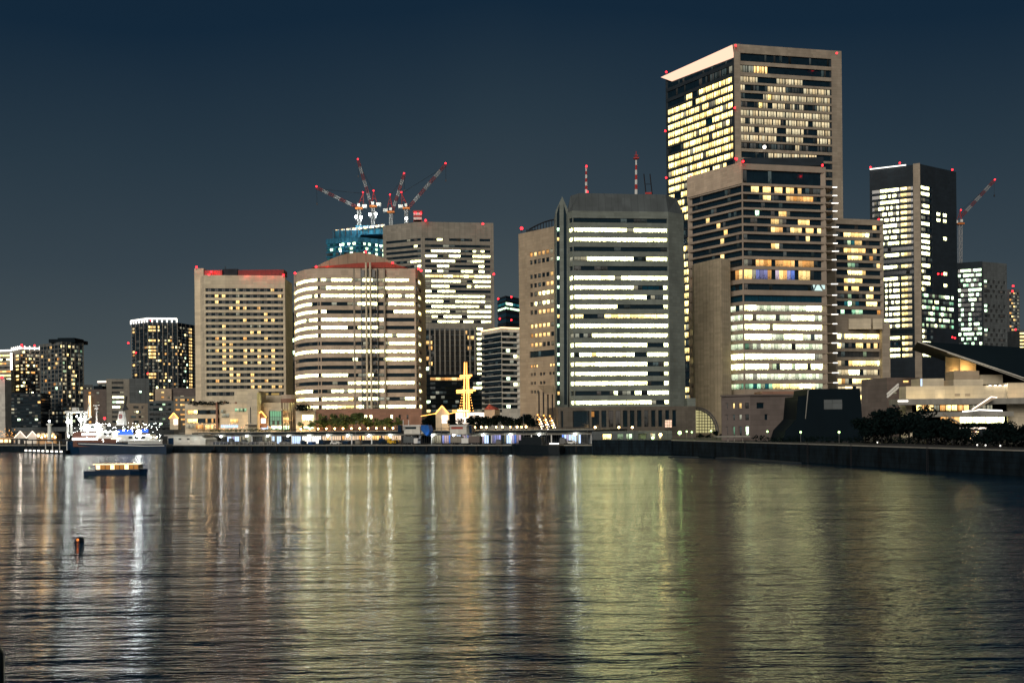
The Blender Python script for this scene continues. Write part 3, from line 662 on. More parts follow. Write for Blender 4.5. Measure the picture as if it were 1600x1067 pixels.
# ------------------------------------------------------------------ TALL TOWER
zA = lambda y: 60+y/3.809
rc = [110, 178, 240, 290, 340, 390, 440, 488, 538, 588, 636, 690, 740, 790]+[790+49.5*i for i in range(1, 31)]
hh = [24, 22]+[18]*42
rows = [(zA(c-h), zA(c+h)) for c, h in zip(rc, hh)]
fr = ['D'*20, 'dddWWWDDDDDDDDDDDDDD', 'mmmmDDDDmmmmmmDDDDDD', 'mDDDDDmmmmffffmmmmmm', 'fDDDDmymmmmmmmmmmmmm', 'fDDfymDmmmfmfmfDfmmm', 'm'*20, 'mfmmmmmmmDmmmmmDmmmm', 'mmmDmmmmDDmmmmDDDmmm', 'mmmmmmmmDDmmmmDDfmmm', 'ffffffffffffmffDDfff', 'DDDDDfmmmmmmmmmmmDDD', 'DDDDDfmmmmmmmmmmmDDD', 'DDDDDDmmmmmmDDDDDfff']+['DDfDDmmDDDfDDfmmDDDD', 'fmmfDDfmmDDDDDDDDfff', 'DDDDDDDDDfffffDDDmmf']
lf = ['D'*20, 'DDDDDDDDDDfDfffffffd', 'DDDDDDyyDDyyyyyyyyyy', 'yyyyyyyyDyyyyyyyyyyy', 'yyyyydyyyydyyddyyyyy', 'yyyyyyyyyyyyyyyyydyy', 'yyyyyyyyyyyyTTyyyyyy', 'yyyyyyyyydyyyyyyydyf', 'fDDDfyyyyyyyyfyyyyyy', 'yyyyyyydyyyyyyyyyyyy', 'yyyyyyyyyyydyyyyyyyy', 'dyyyyydyyyyyyyyyyyyy', 'yyyyyyyyyyyyyDyydyDD', 'yyyyydyyyyyyyyyyDDDD', 'yyDDyyyyyyyDDDDDDDDD']+['yyyyyfyyyyDDDDDDDDDD', 'fyyyyyyyydyyyyyDDfff', 'yyyyDyyyyyyyyyyyyyyy']
J = tower('tall_tower', 'tallest tower, with a glowing slanted roof canopy and a pale stone frame', 'skyscraper',
          [(1040, 132, 650, 1), (1146.5, 73, 600), (1314, 85.5, 614, 1)], rows, {0: (.01, .975, lf), 1: (.055, .905, fr)}, 'wall_dark', pane=2.0, gap=.5, ins=.6, grp=3)
# pale stone frame over the front face: corner piers and spandrels, proud of the dark structure
A, B2 = J.poly[1], J.poly[2]; d = (B2-A).normalized(); nn = Vector((d.y, -d.x)); Lf = (B2-A).length
def fbox(mb, u0, u1, z0, z1, pr=.35, mat='wall_taupe', bk=0.0):
    a_, b_ = A+d*(Lf*u0), A+d*(Lf*u1); mb.prism([a_+nn*pr, b_+nn*pr, b_-nn*bk, a_-nn*bk], z0, z1, mat)
m = MB(); fbox(m, 0, .055, 3, J.zt+1.5, .6, bk=2); fbox(m, .905, 1, 3, J.zt+1.5, .6, bk=2); m.build('corner_pier', J.root)
m = MB(); zz = J.zt+1.5
for z0, z1 in J.rows: fbox(m, .0552, .9048, z1, zz, .35, bk=-.003); zz = z0
m.build('stone_frame', J.root)
# glowing canopy over the left flank
m = MB(); A0, A1 = J.poly[0], J.poly[1]
zc = J.zt
dd = (A1-A0).normalized(); n0 = Vector((dd.y, -dd.x))
a_, b_ = A0+dd*6, A1-dd*.2; c_ = A0-dd*2
lo = [(a_+n0*.05), (b_+n0*.05)]; hi = [(b_+n0*1.5), (c_+n0*2.4)]
q = [Vector((lo[0].x, lo[0].y, zc-5.2)), Vector((lo[1].x, lo[1].y, zc-6.6)), Vector((hi[0].x, hi[0].y, zc+.6)), Vector((hi[1].x, hi[1].y, zc-.6))]
m.slab(q, [Vector((p.x-n0.x*.5, p.y-n0.y*.5, p.z+.25)) for p in q], 'canopy_glow'); m.build('lit_canopy', J.root)
for px, py in ((1149.5, 71.5), (1307.5, 83.5), (1041, 113), (1148, 169), (1039.5, 205), (1041, 278), (1149, 248)): red(J.root, P(px, py, 598), .95)
m = MB(); m.ball(P(1194.5, 230, 599), 1.2, 'strip_white'); m.build('bright_lamp', J.root)

# ------------------------------------------------------------------ TERRACED TOWER in front of it
zB = lambda y: 230+y/3.68
zC = lambda y: 440+y/3.811
rows = [(zB(128), zB(205))]+[(zB(a_), zB(b_)) for a_, b_ in ((219, 257), (268, 300), (312, 345), (358, 391), (404, 437), (451, 484), (498, 532), (546, 580), (592, 625), (642, 682), (700, 757), (783, 819))] + \
       [(zC(a_), zC(b_)) for a_, b_ in ((78, 118), (137, 173), (194, 231), (251, 288), (309, 347), (367, 404), (427, 465), (487, 525), (547, 585), (607, 640))]
lit('room_pale', (.80, .95, .62), (1.0, .98, .72), 1.7, lo=.35, furn=.7); CH_MAT['n'] = 'room_pale'
fr = ['D'*20, 'DDWWDWWDWWDWWDWDffff', 'DDDDDWWfDDDWAAAAAAfD', 'D'*20, 'DDDCDDDDDWWdDDDDDDDD', 'DDDDDDDWWdfDDDWWWDDD', 'DDDDDDDWAADfWWWDWWDW', 'DDDDDDDDDDDDDDDDWDDD', 'DDDDDDDWWfDDDDDDDDDD', 'DfDDDDDDDDDDDDDDDDDD',
      'dffAAAADAAAAADAAAAfD', 'WWdBBBADBWABBDWWWfDD', 'D'*20, 'T'*20, 'LLL'+'n'*13+'LLLL', 'LLd'+'n'*5+'f'+'n'*3+'L'*6+'n'*2, 'L'*20, 'L'*7+'n'*3+'L'*5+'n'*2+'f'+'n'*2, 'g'+'d'+'n'+'d'+'n'*8+'f'+'n'*7, 'LLLLLLLLLLLLLLLLLLdd', 'LLLLLLdgfLLLgLLLfLLL',
      'n'*2+'d'+'n'*17, 'ggtggtgyyyyyyyLLLy'+'n'*2]
lf = ['X', 'D'*14, 'D'*14, 'D'*14, 'DDDDWDDDDDDDDD', 'DDDDDDDWDDDDDD', 'DDDDDDDDDWDDDD', 'DDDDDDDDWDDDDD', 'D'*14, 'DDDDDDDDWDDDDD', 'DDDDDDDDDWDDDD', 'WDDDDDWWDWDDAW', 'DDDDDDDDDDTTDT', 'T', 'n'*12+'T'+'n', 'n', 'L'*2+'n'*4, 'n', 'Tg'+'n', 'L', 'n'+'L', 'n'+'T'+'n', 'DgTg']
K = tower('terraced_tower', 'dark glass tower with thin pale slabs, white lit lower floors and a blank side wall', 'skyscraper',
          [(1074, 279, 467, 1), (1159, 255.5, 440), (1290, 260.5, 448, 1)], rows, {0: (.01, .99, lf), 1: (.01, .99, fr)}, 'wall_slab', pane=1.8, ins=1.1, gap=.1)
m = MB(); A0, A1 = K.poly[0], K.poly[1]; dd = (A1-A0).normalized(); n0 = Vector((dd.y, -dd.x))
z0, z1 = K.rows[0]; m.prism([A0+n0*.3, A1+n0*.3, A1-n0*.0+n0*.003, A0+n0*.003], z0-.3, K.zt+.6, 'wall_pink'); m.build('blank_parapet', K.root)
m = MB(); pbox(m, 1163, 247, 1287, 259, 452, 12, 'wall_dark'); m.build('roof_plant', K.root)
Bc = K.poly[2]
for k, (z0, z1) in enumerate(K.rows):
    if k == 0: continue
    zs = z1; m = MB(); ex = 4.2 if k < 10 else 3.6
    m.prism([Vector((Bc.x-.5, Bc.y-1.3)), Vector((Bc.x+ex, Bc.y-1.1)), Vector((Bc.x+ex, Bc.y+9)), Vector((Bc.x-.5, Bc.y+9))], zs+.02, zs+.42, 'wall_slab')
    m.box((Bc.x+ex-.6, Bc.y-1.4, zs+.2), (2.0 if k % 3 else 3.0, .35, .36), 'strip_white'); m.build('balcony', K.root)
for px, py in ((1151, 249), (1161, 252.5), (1285, 258.5), (1079, 275)): red(K.root, P(px, py, 438), .85 if px != 1079 else .5)
lamp(P(1161, 252.5, 438.5), 60, (1, .05, .05), .4)
# sign on the dark floor: three pale triangles
z0, z1 = K.rows[12]; m = MB(); c = P(1280, 448, 440).x
A, B2 = K.poly[1], K.poly[2]; dd = (B2-A).normalized(); n1 = Vector((dd.y, -dd.x))
def on(px, v):
    X = P(px, 448, 446.5).x; u = (X-A.x)/dd.x; p = A+dd*u+n1*.25; return Vector((p.x, p.y, z0+(z1-z0)*v))
for tri in (((1270, .95), (1274, .95), (1271.7, .35)), ((1272.6, .05), (1285.8, .05), (1280.6, .95), (1276.8, .95)), ((1284, .95), (1290, .95), (1290, .3), (1287.7, .3))):
    f_ = [on(a_, b_) for a_, b_ in tri]
    if (f_[1]-f_[0]).cross(f_[2]-f_[0]).y > 0: f_.reverse()
    m.slab(f_, [p-Vector((n1.x, n1.y, 0))*.2 for p in f_], 'sign_white')
m.build('triangle_sign', K.root)
# blank stair wall
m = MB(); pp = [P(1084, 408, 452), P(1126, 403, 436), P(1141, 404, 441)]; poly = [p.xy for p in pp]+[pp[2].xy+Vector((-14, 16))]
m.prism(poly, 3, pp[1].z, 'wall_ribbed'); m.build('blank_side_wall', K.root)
# ------------------------------------------------------------------ APARTMENT HOTEL right of it
rc = [455, 500, 545, 590, 632, 675, 718, 765, 810, 855, 897, 945]
rows = [(zB(c-14), zB(c+14)) for c in rc]+[(zC(c-17), zC(c+17)) for c in (325, 380, 432, 485, 540, 593, 640, 692, 745)]
fr = ['DDDDDGDDDDyD', 'DDWyWWWyLDDG', 'DDDgtWWDGDDD', 'DGWWWWWWGDWD', 'DDDWyyWDfAfD', 'DDDggfDDDDDW', 'DDDyyyyWDDDD', 'DDWyyyyDDDDD', 'DDWDWWDDDyDD', 'DDfgDffDyWDD', 'DDtCgtDDyyyD', 'DCDDgggDDDDA', 'LdyyyyLyyyyy', 'ydDfDyyDWDWD', 'GfGGGGGgGGGG', 'mdDWyyyyyyyL', 'mmmLLLDmmmmD', 'WAdDyyyyyyyy', 'mmyyDmmDDmmm', 'mmmyyyyymmmm', 'mmmmmmDmmmmm']
T = tower('apartment_hotel', 'warm lit beige block with deep balcony slabs right of the terraced tower', 'apartment block',
          [(1304, 341, 480), (1380, 345, 486, 1)], rows, {0: (.02, .98, fr)}, 'wall_taupe', pane=2.0, ins=.9)
m = MB(); pbox(m, 1326, 498, 1361, 514, 479.6, .4, 'wall_cream'); pbox(m, 1364, 498, 1379, 514, 479.8, .4, 'wall_cream'); m.build('blank_panel', T.root)
m = MB()
for i, (z0, z1) in enumerate(T.rows[12:]): 
    pass
pbox(m, 1378, 505, 1392, 640, 482, 12, 'wall_taupe', zmin=3); m.build('side_wing', T.root)

# ------------------------------------------------------------------ DARK GLASS TOWER
def mrow(i):
    if i in (10, 12, 14, 24): return 'D'*20
    base = 'DDDD' if i > 3 else ('DDDDDD' if i == 0 else 'DDDf')
    wht = {2: 'DdfDLLLLLLLLL', 3: 'DdLLLLLLLLLLL', 4: 'DddfLLLLLLLLL'}.get(i, 'DDDDLLLLLLLLLL'[:13])
    rr = random.Random(i*5)
    if i in (16, 17, 18, 19, 20, 21): wht = 'DDDDLfLdLLLLL'
    if i in (26,): wht = 'DDDDTDTdTDfTD'
    wht = ''.join(c if c != 'L' or rr.random() < .85 else 'd' for c in wht)
    return wht[:13]+'D'+'yyymm'+('D')
rt = []
for i in range(29):
    rr = random.Random(i+50)
    s = ('LLLL' if i in (0, 1, 3, 4, 6, 8, 9, 10, 11, 13, 15, 16, 26, 28) else ('ddDf' if i in (2, 5, 7, 12) else 'LdDD'))+'DDf'[rr.randrange(3)]+'XX'
    s += ('LL' if i in (4, 5) else 'XX')+'X'+('LL' if i in (4, 5, 8, 14, 16) else 'XX')+'XXX'
    if 18 <= i <= 23: s = ''.join(rr.choice('ggLgfCf') for _ in range(15))
    rt.append(s)
D_ = tower('dark_glass_tower', 'tall black glass tower with a pale corner pier and white lit left floors', 'skyscraper',
           [(1358.6, 264, 613, 1), (1437.5, 256.5, 600), (1494, 268.5, 620, 1)], rowsg(292.5, 9.35, 29, 5.8), {0: (.02, .86, [mrow(i) for i in range(29)]), 1: (.02, .92, rt)}, 'wall_dark', pane=2.2)
m = MB(); A0, A1 = D_.poly[0], D_.poly[1]; dd = (A1-A0).normalized(); n0 = Vector((dd.y, -dd.x)); Lf = (A1-A0).length
m.prism([A0+dd*Lf*.865+n0*.5, A1+n0*.5, A1+n0*.003, A0+dd*Lf*.865+n0*.003], 3, D_.zt+.5, 'wall_taupe'); m.build('corner_pier', D_.root)
m = MB(); m.tube((A0.x, A0.y-.5, D_.zt+.3), (A0.lerp(A1, .72).x, A0.lerp(A1, .72).y-.5, D_.zt+.3), .35, 'strip_white'); m.build('roof_rim_light', D_.root)
for px, py in ((1360, 261.5), (1406, 255), (1488, 265.5), (1373, 343), (1408.5, 362), (1466, 428), (1472, 428.5), (1488, 527), (1492, 528)): red(D_.root, P(px, py, 606 if px < 1420 else 598), .9)
# right hand far blocks
tower('scaffolded_block', 'dark block with columns of cool work lights right of the dark tower', 'building', [(1495, 411, 690), (1535, 408, 684, 1)], rowsg(424, 7.6, 16, 5),
      {0: (.02, .98, ['DCCCCDCCC', 'CDCCCCDCC', 'fCDCCDCDf', 'DDCgDCDDC', 'CDDDCCCCC', 'DCDDCCDCD', 'CDDDCCCfC', 'CDDDDCDDD', 'DCDDDCfDD', 'DCDDCDDDf', 'CDDDCDDDD', 'DCDDCDCCf'])}, 'wall_dark')
tower('louvred_block', 'grey gridded block with almost no lights, right neighbour of the work lit block', 'building', [(1536, 409, 690), (1573, 411, 700, 1)], rowsg(432, 7.6, 15, 4.6),
      {0: (.04, .96, ['XXXXXXXX', 'CGXGXGXG', 'CXGXGXGX', 'fGXGXGfG', 'GXGXGXGX'])}, 'wall_dim')
T = tower('far_apartment_tower', 'narrow dark apartment tower with red lamps near the right edge', 'apartment tower', [(1577, 452, 900), (1593, 452, 905, 1)], rowsg(458, 5.2, 18, 3),
      {0: (0, 1, ['dDWdf', 'DfdDd', 'AdfDd', 'DWdfd'])}, 'wall_dim')
for px, py in ((1583, 447), (1582, 455), (1587, 515), (1584, 530), (1569, 451)): red(T.root, P(px, py, 890), 1.5)
tower('far_office', 'distant yellow lit office cut by the right edge of the view', 'building', [(1593, 515, 800), (1640, 515, 800, 1)], rowsg(521, 5.5, 7, 3), {0: (0, 1, ['yyyL'])}, 'wall_dim')
tower('far_office', 'thin dark office sliver between gridded block and narrow apartment tower', 'building', [(1566, 455, 930), (1577, 455, 932, 1)], rowsg(461, 5.2, 16, 3), {0: (0, 1, ['DfD', 'fDD', 'DWD'])}, 'wall_dark')
# ------------------------------------------------------------------ LEFT: residential towers
def rpat(n, rows_, seed, bias, chars='Wyd', extra='D'):
    rr = random.Random(seed); out = []
    for i in range(rows_):
        out.append(''.join((rr.choice(chars) if rr.random() < .6 else rr.choice('md')) if rr.random() < bias[j*len(bias)//n] else ('f' if rr.random() < .25 else extra) for j in range(n)))
    return out
def fins(T, ei, n, mat='wall_grey', w_=.5, pr=.25, name='pilaster'):
    A, B_ = T.poly[ei], T.poly[ei+1]; d = (B_-A).normalized(); nn = Vector((d.y, -d.x)); Lf = (B_-A).length
    for i in range(n+1):
        a_ = A+d*(Lf*i/n); m = MB(); m.prism([a_-d*w_/2+nn*pr, a_+d*w_/2+nn*pr, a_+d*w_/2+nn*.003, a_-d*w_/2+nn*.003], 3, T.zt-.1, mat); m.build(name, T.root)
T = tower('crowned_tower', 'broad apartment tower with a brilliant white light rim left of the hotel', 'apartment tower',
          [(205.5, 507, 918, 1), (231, 503.5, 900), (277, 504, 905, 1), (303, 508, 930, 1)], rowsg(511, 5.25, 23, 3.6),
          {0: (0, 1, rpat(8, 23, 1, [.15, .1, .05, .25], 'WdAf')), 1: (0, 1, [('yWWW' if i in (0, 1, 4, 6, 7, 8, 9, 14, 15, 20, 22) else 'fDdD')+rest for i, rest in enumerate(rpat(12, 23, 2, [.25, .3, .3, .15, .35, .2], 'WyAdL'))]),
           2: (0, 1, [a_+('WW' if i not in (2, 13) else 'dd')+'D' for i, a_ in enumerate(rpat(8, 23, 4, [.15, .2, .3, .1], 'yWdC'))])}, 'wall_dark', pane=3, ins=.8)
fins(T, 0, 4); fins(T, 1, 6); fins(T, 2, 4)
m = MB()
for i in range(3 - 1):
    a_, b_ = T.poly[i], T.poly[i+1]; m.tube((a_.x, a_.y-1, T.zt+3.2), (b_.x, b_.y-1, T.zt+3.2), .8, 'strip_white')
    for k in range(7):
        p = a_.lerp(b_, k/6); m.box((p.x, p.y-1.6, T.zt+1.6), (1.0, .8, 3.4), 'strip_white')
m.build('roof_crown_light', T.root)
for px, py in ((236, 500.5), (200.5, 536), (231, 583.5), (212, 551)): red(T.root, P(px, py, 890), 1.3)
T = tower('dark_apartment_tower', 'dark apartment tower with scattered warm rooms, second tower from the left edge', 'apartment tower',
          [(62.5, 538, 822, 1), (97, 534, 800), (130, 537, 815, 1)], rowsg(541, 6.5, 19, 4.4), {0: (0, 1, rpat(12, 19, 11, [.04, .12, .12, .15], 'WyCdA')), 1: (0, 1, rpat(10, 19, 13, [.5, .4, .45, .3, .35], 'Wymdg'))}, 'wall_dim', pane=3, ins=.7)
fins(T, 0, 6, w_=.6); fins(T, 1, 5, w_=.6)
m = MB(); pbox(m, 76, 530, 117, 535, 806, 25, 'wall_black'); pbox(m, 90, 528, 116, 530, 810, 18, 'wall_black'); m.build('roof_plant', T.root)
T = tower('white_rimmed_tower', 'pale apartment tower with a white lit roof behind the dark one, at the left', 'apartment tower',
          [(19, 545, 1000, 1), (31.5, 546, 980), (62.5, 543, 990, 1)], rowsg(550, 5.3, 20, 3.2), {0: (.4, .8, [None, 'y', 'W']), 1: (0, 1, rpat(9, 20, 21, [.5, .45, .3, .25], 'yWALd'))}, 'wall_grey', pane=3)
fins(T, 1, 4, w_=.8)
m = MB()
for i in (0, 1):
    a_, b_ = T.poly[i], T.poly[i+1]; m.tube((a_.x, a_.y-1, T.zt+1.5), (b_.x, b_.y-1, T.zt+1.5), .9, 'strip_white')
    for k in range(5): p = a_.lerp(b_, k/4); m.tube((p.x, p.y-1, T.zt), (p.x, p.y-1, T.zt+3.6), .5, 'strip_white')
m.build('roof_rim_light', T.root)
for px, py in ((34, 539), (54, 540), (36, 543)): red(T.root, P(px, py, 970), 1.5)
T = tower('grey_office_tower', 'grey banded office with a bright white vertical light cut by the left edge', 'office tower',
          [(-30, 551, 950, 1), (17, 552, 940, 1), (22, 552, 970, 1)], rowsg(557, 6.2, 17, 3.2), {0: (0, 1, ['yyyyyyy', 'ffffLfL', 'DDDyWAd', 'GGGGGfG', 'DDDDWWA'])}, 'wall_grey')
m = MB(); p = P(17.5, 551, 938); q = P(17.5, 578, 938); m.box((p.x, 938, (p.z+q.z)/2), (1.6, 1, p.z-q.z), 'strip_white'); a_ = T.poly[0]; b_ = T.poly[1]; m.tube((a_.x, a_.y-1, T.zt+1), (b_.x, b_.y-1, T.zt+1), .8, 'strip_white'); m.build('roof_rim_light', T.root)
T = tower('pale_pylon', 'plain pale grey pylon with a red lamp at the left edge of the view', 'bridge pylon', [(-14, 592, 640, 1), (7.5, 592, 640, 1)], [], {}, 'wall_white', back=8)
red(T.root, P(3, 589, 636), 1.6)
tower('dark_slab_block', 'long low dark apartment block in front of the two left towers', 'apartment block', [(7, 614, 760, 1), (64, 613, 765, 1)], rowsg(618, 5.4, 10, 3.4), {0: (0, 1, rpat(12, 10, 31, [.05, .1, .1, .25], 'WCdf'))}, 'wall_dark')
# elevated road
m = MB(); a_ = P(18, 672, 700); b_ = P(140, 664, 640); c_ = P(-60, 677, 740); e_ = P(262, 664, 620)
pts_ = [c_, a_, b_, e_]
for p, q in zip(pts_[:-1], pts_[1:]):
    m.prism([p.xy, q.xy, q.xy+Vector((2, 14)), p.xy+Vector((2, 14))], 9.2, 10.6, 'concrete'); m.prism([p.xy+Vector((0, -.3)), q.xy+Vector((0, -.3)), q.xy, p.xy], 9.0, 11.9, 'wall_dim')
for px in range(10, 250, 30):
    p = P(px, 670, 655); m.box((p.x, 680-px*.2, 6.1), (2, 2, 6.2), 'concrete')
v_ = m.build('elevated_road', org=Vector((a_.x, a_.y, 3))); v_['kind'] = 'structure'
# low city between
lows = [('tan_block', 'tan block with brown stripes behind the ship gantry', 'building', 131, 608, 166, 700, 'wall_mauve', 9, ['XAXXdXX', 'XXXXXXX']),
        ('pink_rimmed_building', 'small far tower with a pink lit roof line', 'building', 152.5, 597, 175, 900, 'wall_dim', 8, ['DdfD', 'WDfd', 'DfdL']),
        ('grey_office_block', 'grey office block with white ribbon floors behind the ship funnel', 'office building', 166, 592, 202, 660, 'wall_grey', 9, ['XGGGX', 'XDPfX', 'XGGdX', 'XLLLX', 'XCCLX', 'XLLdX', 'XfffX']),
        ('blue_grey_block', 'plain blue grey block with three small white windows', 'building', 202, 591, 233, 640, 'wall_dim', 6, ['XXXXXXXX', 'XXXXXXXX', 'XXXXCXXX']),
        ('far_office', 'tiny grey far building between the dark apartment tower and the tan block', 'building', 131, 601, 145, 900, 'wall_dim', 8, ['fdfd', 'dfDf']),
        ('pink_block', 'pinkish low block beneath the crowned tower', 'building', 245, 607, 268, 640, 'wall_pink', 6, ['XWXX', 'XAXd']),
        ('pink_block', 'pinkish grey low block touching the left edge of the hotel', 'building', 268, 606, 306, 645, 'wall_mauve', 6, ['XXXXXX', 'XXdXXX']),
        ('teal_glass_block', 'teal grey low block with curtained windows behind the pier shed', 'building', 231, 626, 271, 600, 'wall_dim', 6, ['DfDfgfD', 'fDDCfDf', 'GfGGfGG']),
        ('orange_lit_block', 'low block with glowing orange windows left of the hotel podium', 'building', 271, 619, 306, 600, 'wall_grey', 6, ['AXAADAXW', 'AXWAXADA', 'AAXAAXWA']),
        ('grey_shop_block', 'small grey block with pale windows behind the moored ship', 'building', 202, 630, 231, 560, 'wall_taupe', 6, ['XffXfX', 'XdLfXX', 'ffXfdX'])]
for k, (nm, lb, ct, x0, y0, x1, Y, mt, nr, pt) in enumerate(lows):
    T = tower(nm, lb, ct, [(x0, y0, Y, 1), (x1, y0, Y+4, 1)], rowsg(y0+6, 7.6, nr, 3.6), {0: (.06, .94, pt)}, mt, pane=2.4, back=18, rng=k)
    if nm == 'pink_rimmed_building':
        m = MB(); m.tube(P(x0, y0-.5, Y-1), P(x1+4, y0-1, Y-1), .8, 'strip_pink'); m.build('roof_rim_light', T.root)
    if nm == 'tan_block':
        m = MB(); pbox(m, 138.5, 618, 141.5, 652, 699, .6, 'strip_warm'); m.build('lit_stair', T.root)
        m = MB(); pbox(m, 146, 603, 160, 608, 705, 10, 'wall_black'); m.build('roof_plant', T.root)

# ------------------------------------------------------------------ HOTEL PODIUM (stepped white terraces)
T = tower('hotel_podium', 'stepped cream podium with balconies and glowing rooms below the hotel tower', 'building', [(289, 634, 440, 1), (345, 630, 440)],
          [(640, 647), (653.5, 661)], {0: (.04, .97, ['WWWyyDDDDDDDDDDD', 'yyyyyDDDDADDADAD'])}, 'wall_cream', back=16, pane=2)
m = MB()
for px, w2 in ((337, 3), (349, 2), (367, 3)): pbox(m, px, 628, px+w2, 672, 438.6, 1, 'wall_brick')
m.build('brick_pier', T.root)
m = MB(); pbox(m, 345, 631, 389, 638, 438, 18, 'wall_cream', zmin=3); m.build('upper_terrace', T.root)
m = MB(); pbox(m, 404, 629, 452, 640, 437, 14, 'wall_cream', zmin=3); m.build('east_wing', T.root)
m = MB(); pbox(m, 366, 611, 404, 630, 466, 14, 'wall_beige', zmin=3); m.build('link_block', T.root)
for px, py, w2 in ((409, 614, 10), (424, 614, 12)):
    m = MB(); pbox(m, px, py, px+w2, py+3.2, 479.9, .4, 'room_yellow'); m.build('window', T.root)
m = MB(); pbox(m, 387, 613.5, 402, 664, 430, 7, 'wall_cream', zmin=7); pbox(m, 390.8, 636, 392.2, 662, 429.9, .3, 'glass_dark'); pbox(m, 383, 663.5, 400, 665, 428, 10, 'frame_dark')
tag(m.build('vent_tower', org=P(394, 664, 430)), 'tall cream ventilation tower with a dark slot in front of the hotel', 'tower')
m = MB()
for j in range(5):
    for k, (ya, yb, mt) in enumerate(((642, 650.5, 'panel_green'), (651, 657, 'room_cool'), (657.5, 664, 'room_dim' if j % 2 else 'room_cool'))):
        p, q = P(422+3.6*j+.3, yb, 428), P(422+3.6*j+3.3, ya, 428); m.face([(p.x, 428, p.z), (q.x, 428, p.z), (q.x, 428, q.z), (p.x, 428, q.z)], mt, [(j+.01, k+.01), (j+.99, k+.01), (j+.99, k+.99), (j+.01, k+.99)])
pbox(m, 422, 642, 440, 664, 428.05, 1, 'frame_dark'); pbox(m, 420, 640, 422, 666, 427.5, 2, 'frame_dark'); pbox(m, 440, 640, 441, 666, 427.5, 2, 'frame_dark'); pbox(m, 420, 639, 441, 641.5, 427.4, 9, 'wall_cream')
for f_ in m.uv: f_[:] = [(0, 0)]*len(f_)
tag(m.build('green_kiosk', org=P(430, 666, 428)), 'small glass pavilion glowing green beside the vent tower', 'kiosk')
for k, (x0, y0, x1, y1, mt) in enumerate(((367, 638, 385, 643, 'room_green'), (345, 640, 352, 645, 'room_dim'), (360, 655, 372, 660, 'room_warm'), (345, 664, 372, 668, 'panel_bluewhite'), (291, 664, 303, 669, 'room_dim'), (306, 663.5, 318, 670, 'room_amber'), (321, 664, 333, 670, 'room_warm'), (346, 646, 358, 652, 'room_dim'), (404, 655, 417, 663, 'room_warm'), (406, 665, 419, 671, 'panel_bluewhite'), (443, 641, 450, 648, 'room_amber'), (443, 652, 451, 660, 'room_warm'), (424, 665.5, 452, 671, 'room_cool'))):
    m = MB(); Yw = 437.6 if x0 < 390 else 436.6
    n = max(2, int((x1-x0)/3))
    for j in range(n):
        p, q = P(x0+(x1-x0)*(j+.06)/n, y1, Yw), P(x0+(x1-x0)*(j+.94)/n, y0, Yw); m.face([(p.x, Yw, p.z), (q.x, Yw, p.z), (q.x, Yw, q.z), (p.x, Yw, q.z)], mt, [(k*9+j+.01, .01), (k*9+j+.99, .01), (k*9+j+.99, .99), (k*9+j+.01, .99)])
    m.build('window', T.root)
for px, py, e_ in ((300, 668, 260), (327, 668, 420), (352, 668, 220), (383, 655, 500), (418, 668, 420), (446, 664, 420), (468, 668, 300), (478, 660, 200)): lamp(P(px, py, 433 if px < 460 else 419), e_*1.1, (1, .66, .34), .4)
r0 = thing('light_garland', 'gold bulbs scattered among the planting of the hotel podium terraces', 'string lights', P(330, 662, 436))
m = MB(); rr0 = random.Random(31)
for i in range(60):
    px = rr0.uniform(306, 388) if i < 40 else rr0.uniform(404, 455); m.ball(P(px, rr0.uniform(660, 672), 436-rr0.random()*3), .13, ('string_gold', 'string_gold', 'strip_warm')[i % 3], n=4)
m.build('bulbs', r0)
# steel lattice with orange top right of the podium
r0 = thing('lattice_frame', 'round orange topped steel frame tower left of the bowed office', 'frame tower', P(451, 672, 425))
m = MB(); c = P(451, 617, 428)
for a_, b_, mt in ((617, 623, 'wall_pink'), (623, 629, 'wall_brick')):
    za, zb = P(451, a_, 428).z, P(451, b_, 428).z; m.prism([(c.x+3.4*math.cos(i*.5236), 428+3.4*math.sin(i*.5236)) for i in range(12)], zb+.01, za, mt)
m.build('drum', r0)
for i in range(8):
    an = i*.785; m = MB(); x, y = c.x+3.1*math.cos(an), 428+3.1*math.sin(an); m.tube((x, y, 7.9), (x, y, P(451, 629, 428).z), .2, 'roof_dome', n=4); m.build('post', r0)
m = MB()
for z in (10, 13, 16): 
    for i in range(8):
        a0, a1 = i*.785, (i+1)*.785; m.tube((c.x+3.1*math.cos(a0), 428+3.1*math.sin(a0), z), (c.x+3.1*math.cos(a1), 428+3.1*math.sin(a1), z), .16, 'roof_dome', n=4)
m.build('ring_beam', r0); lamp(P(451, 655, 424), 350, (1, .7, .35))
# illuminated gable turrets
def gable(px, py, w_, yb, back, lab, glow='glow_warm', solid_='wall_cream'):
    p = Pq(px, yb, back); s = p.y/F; W_ = w_*s; zt_, zb_ = Pq(px, py, back).z, p.z; ze = zt_-W_*.62
    r_ = thing('gabled_turret', lab, 'turret', (p.x, p.y, zb_), 'turrets with light strings on the promenade')
    m = MB(); m.box((p.x, p.y+W_/2, (zb_+ze)/2), (W_, W_, ze-zb_), solid_); m.build('shaft', r_)
    m = MB(); A = [Vector((p.x-W_*.55, p.y-.1, ze+.01)), Vector((p.x+W_*.55, p.y-.1, ze+.01)), Vector((p.x, p.y-.1, zt_))]; m.slab(A, [q+Vector((0, W_+.2, 0)) for q in A], solid_); gr = m.build('gable_roof', r_)
    m = MB()
    for q in A[:2]: m.tube(q+Vector((0, -.25, 0)), A[2]+Vector((0, -.25, .15)), .22, 'string_gold', n=5)
    m.build('light_string', gr)
    m = MB(); m.box((p.x+W_*.22, p.y-.12, (zb_+ze)/2+(ze-zb_)*.18), (W_*.5, .2, (ze-zb_)*.5), 'strip_pink'); m.build('lit_panel', r_)
    lamp((p.x+W_*.3, p.y-1.6, ze), 110); return r_
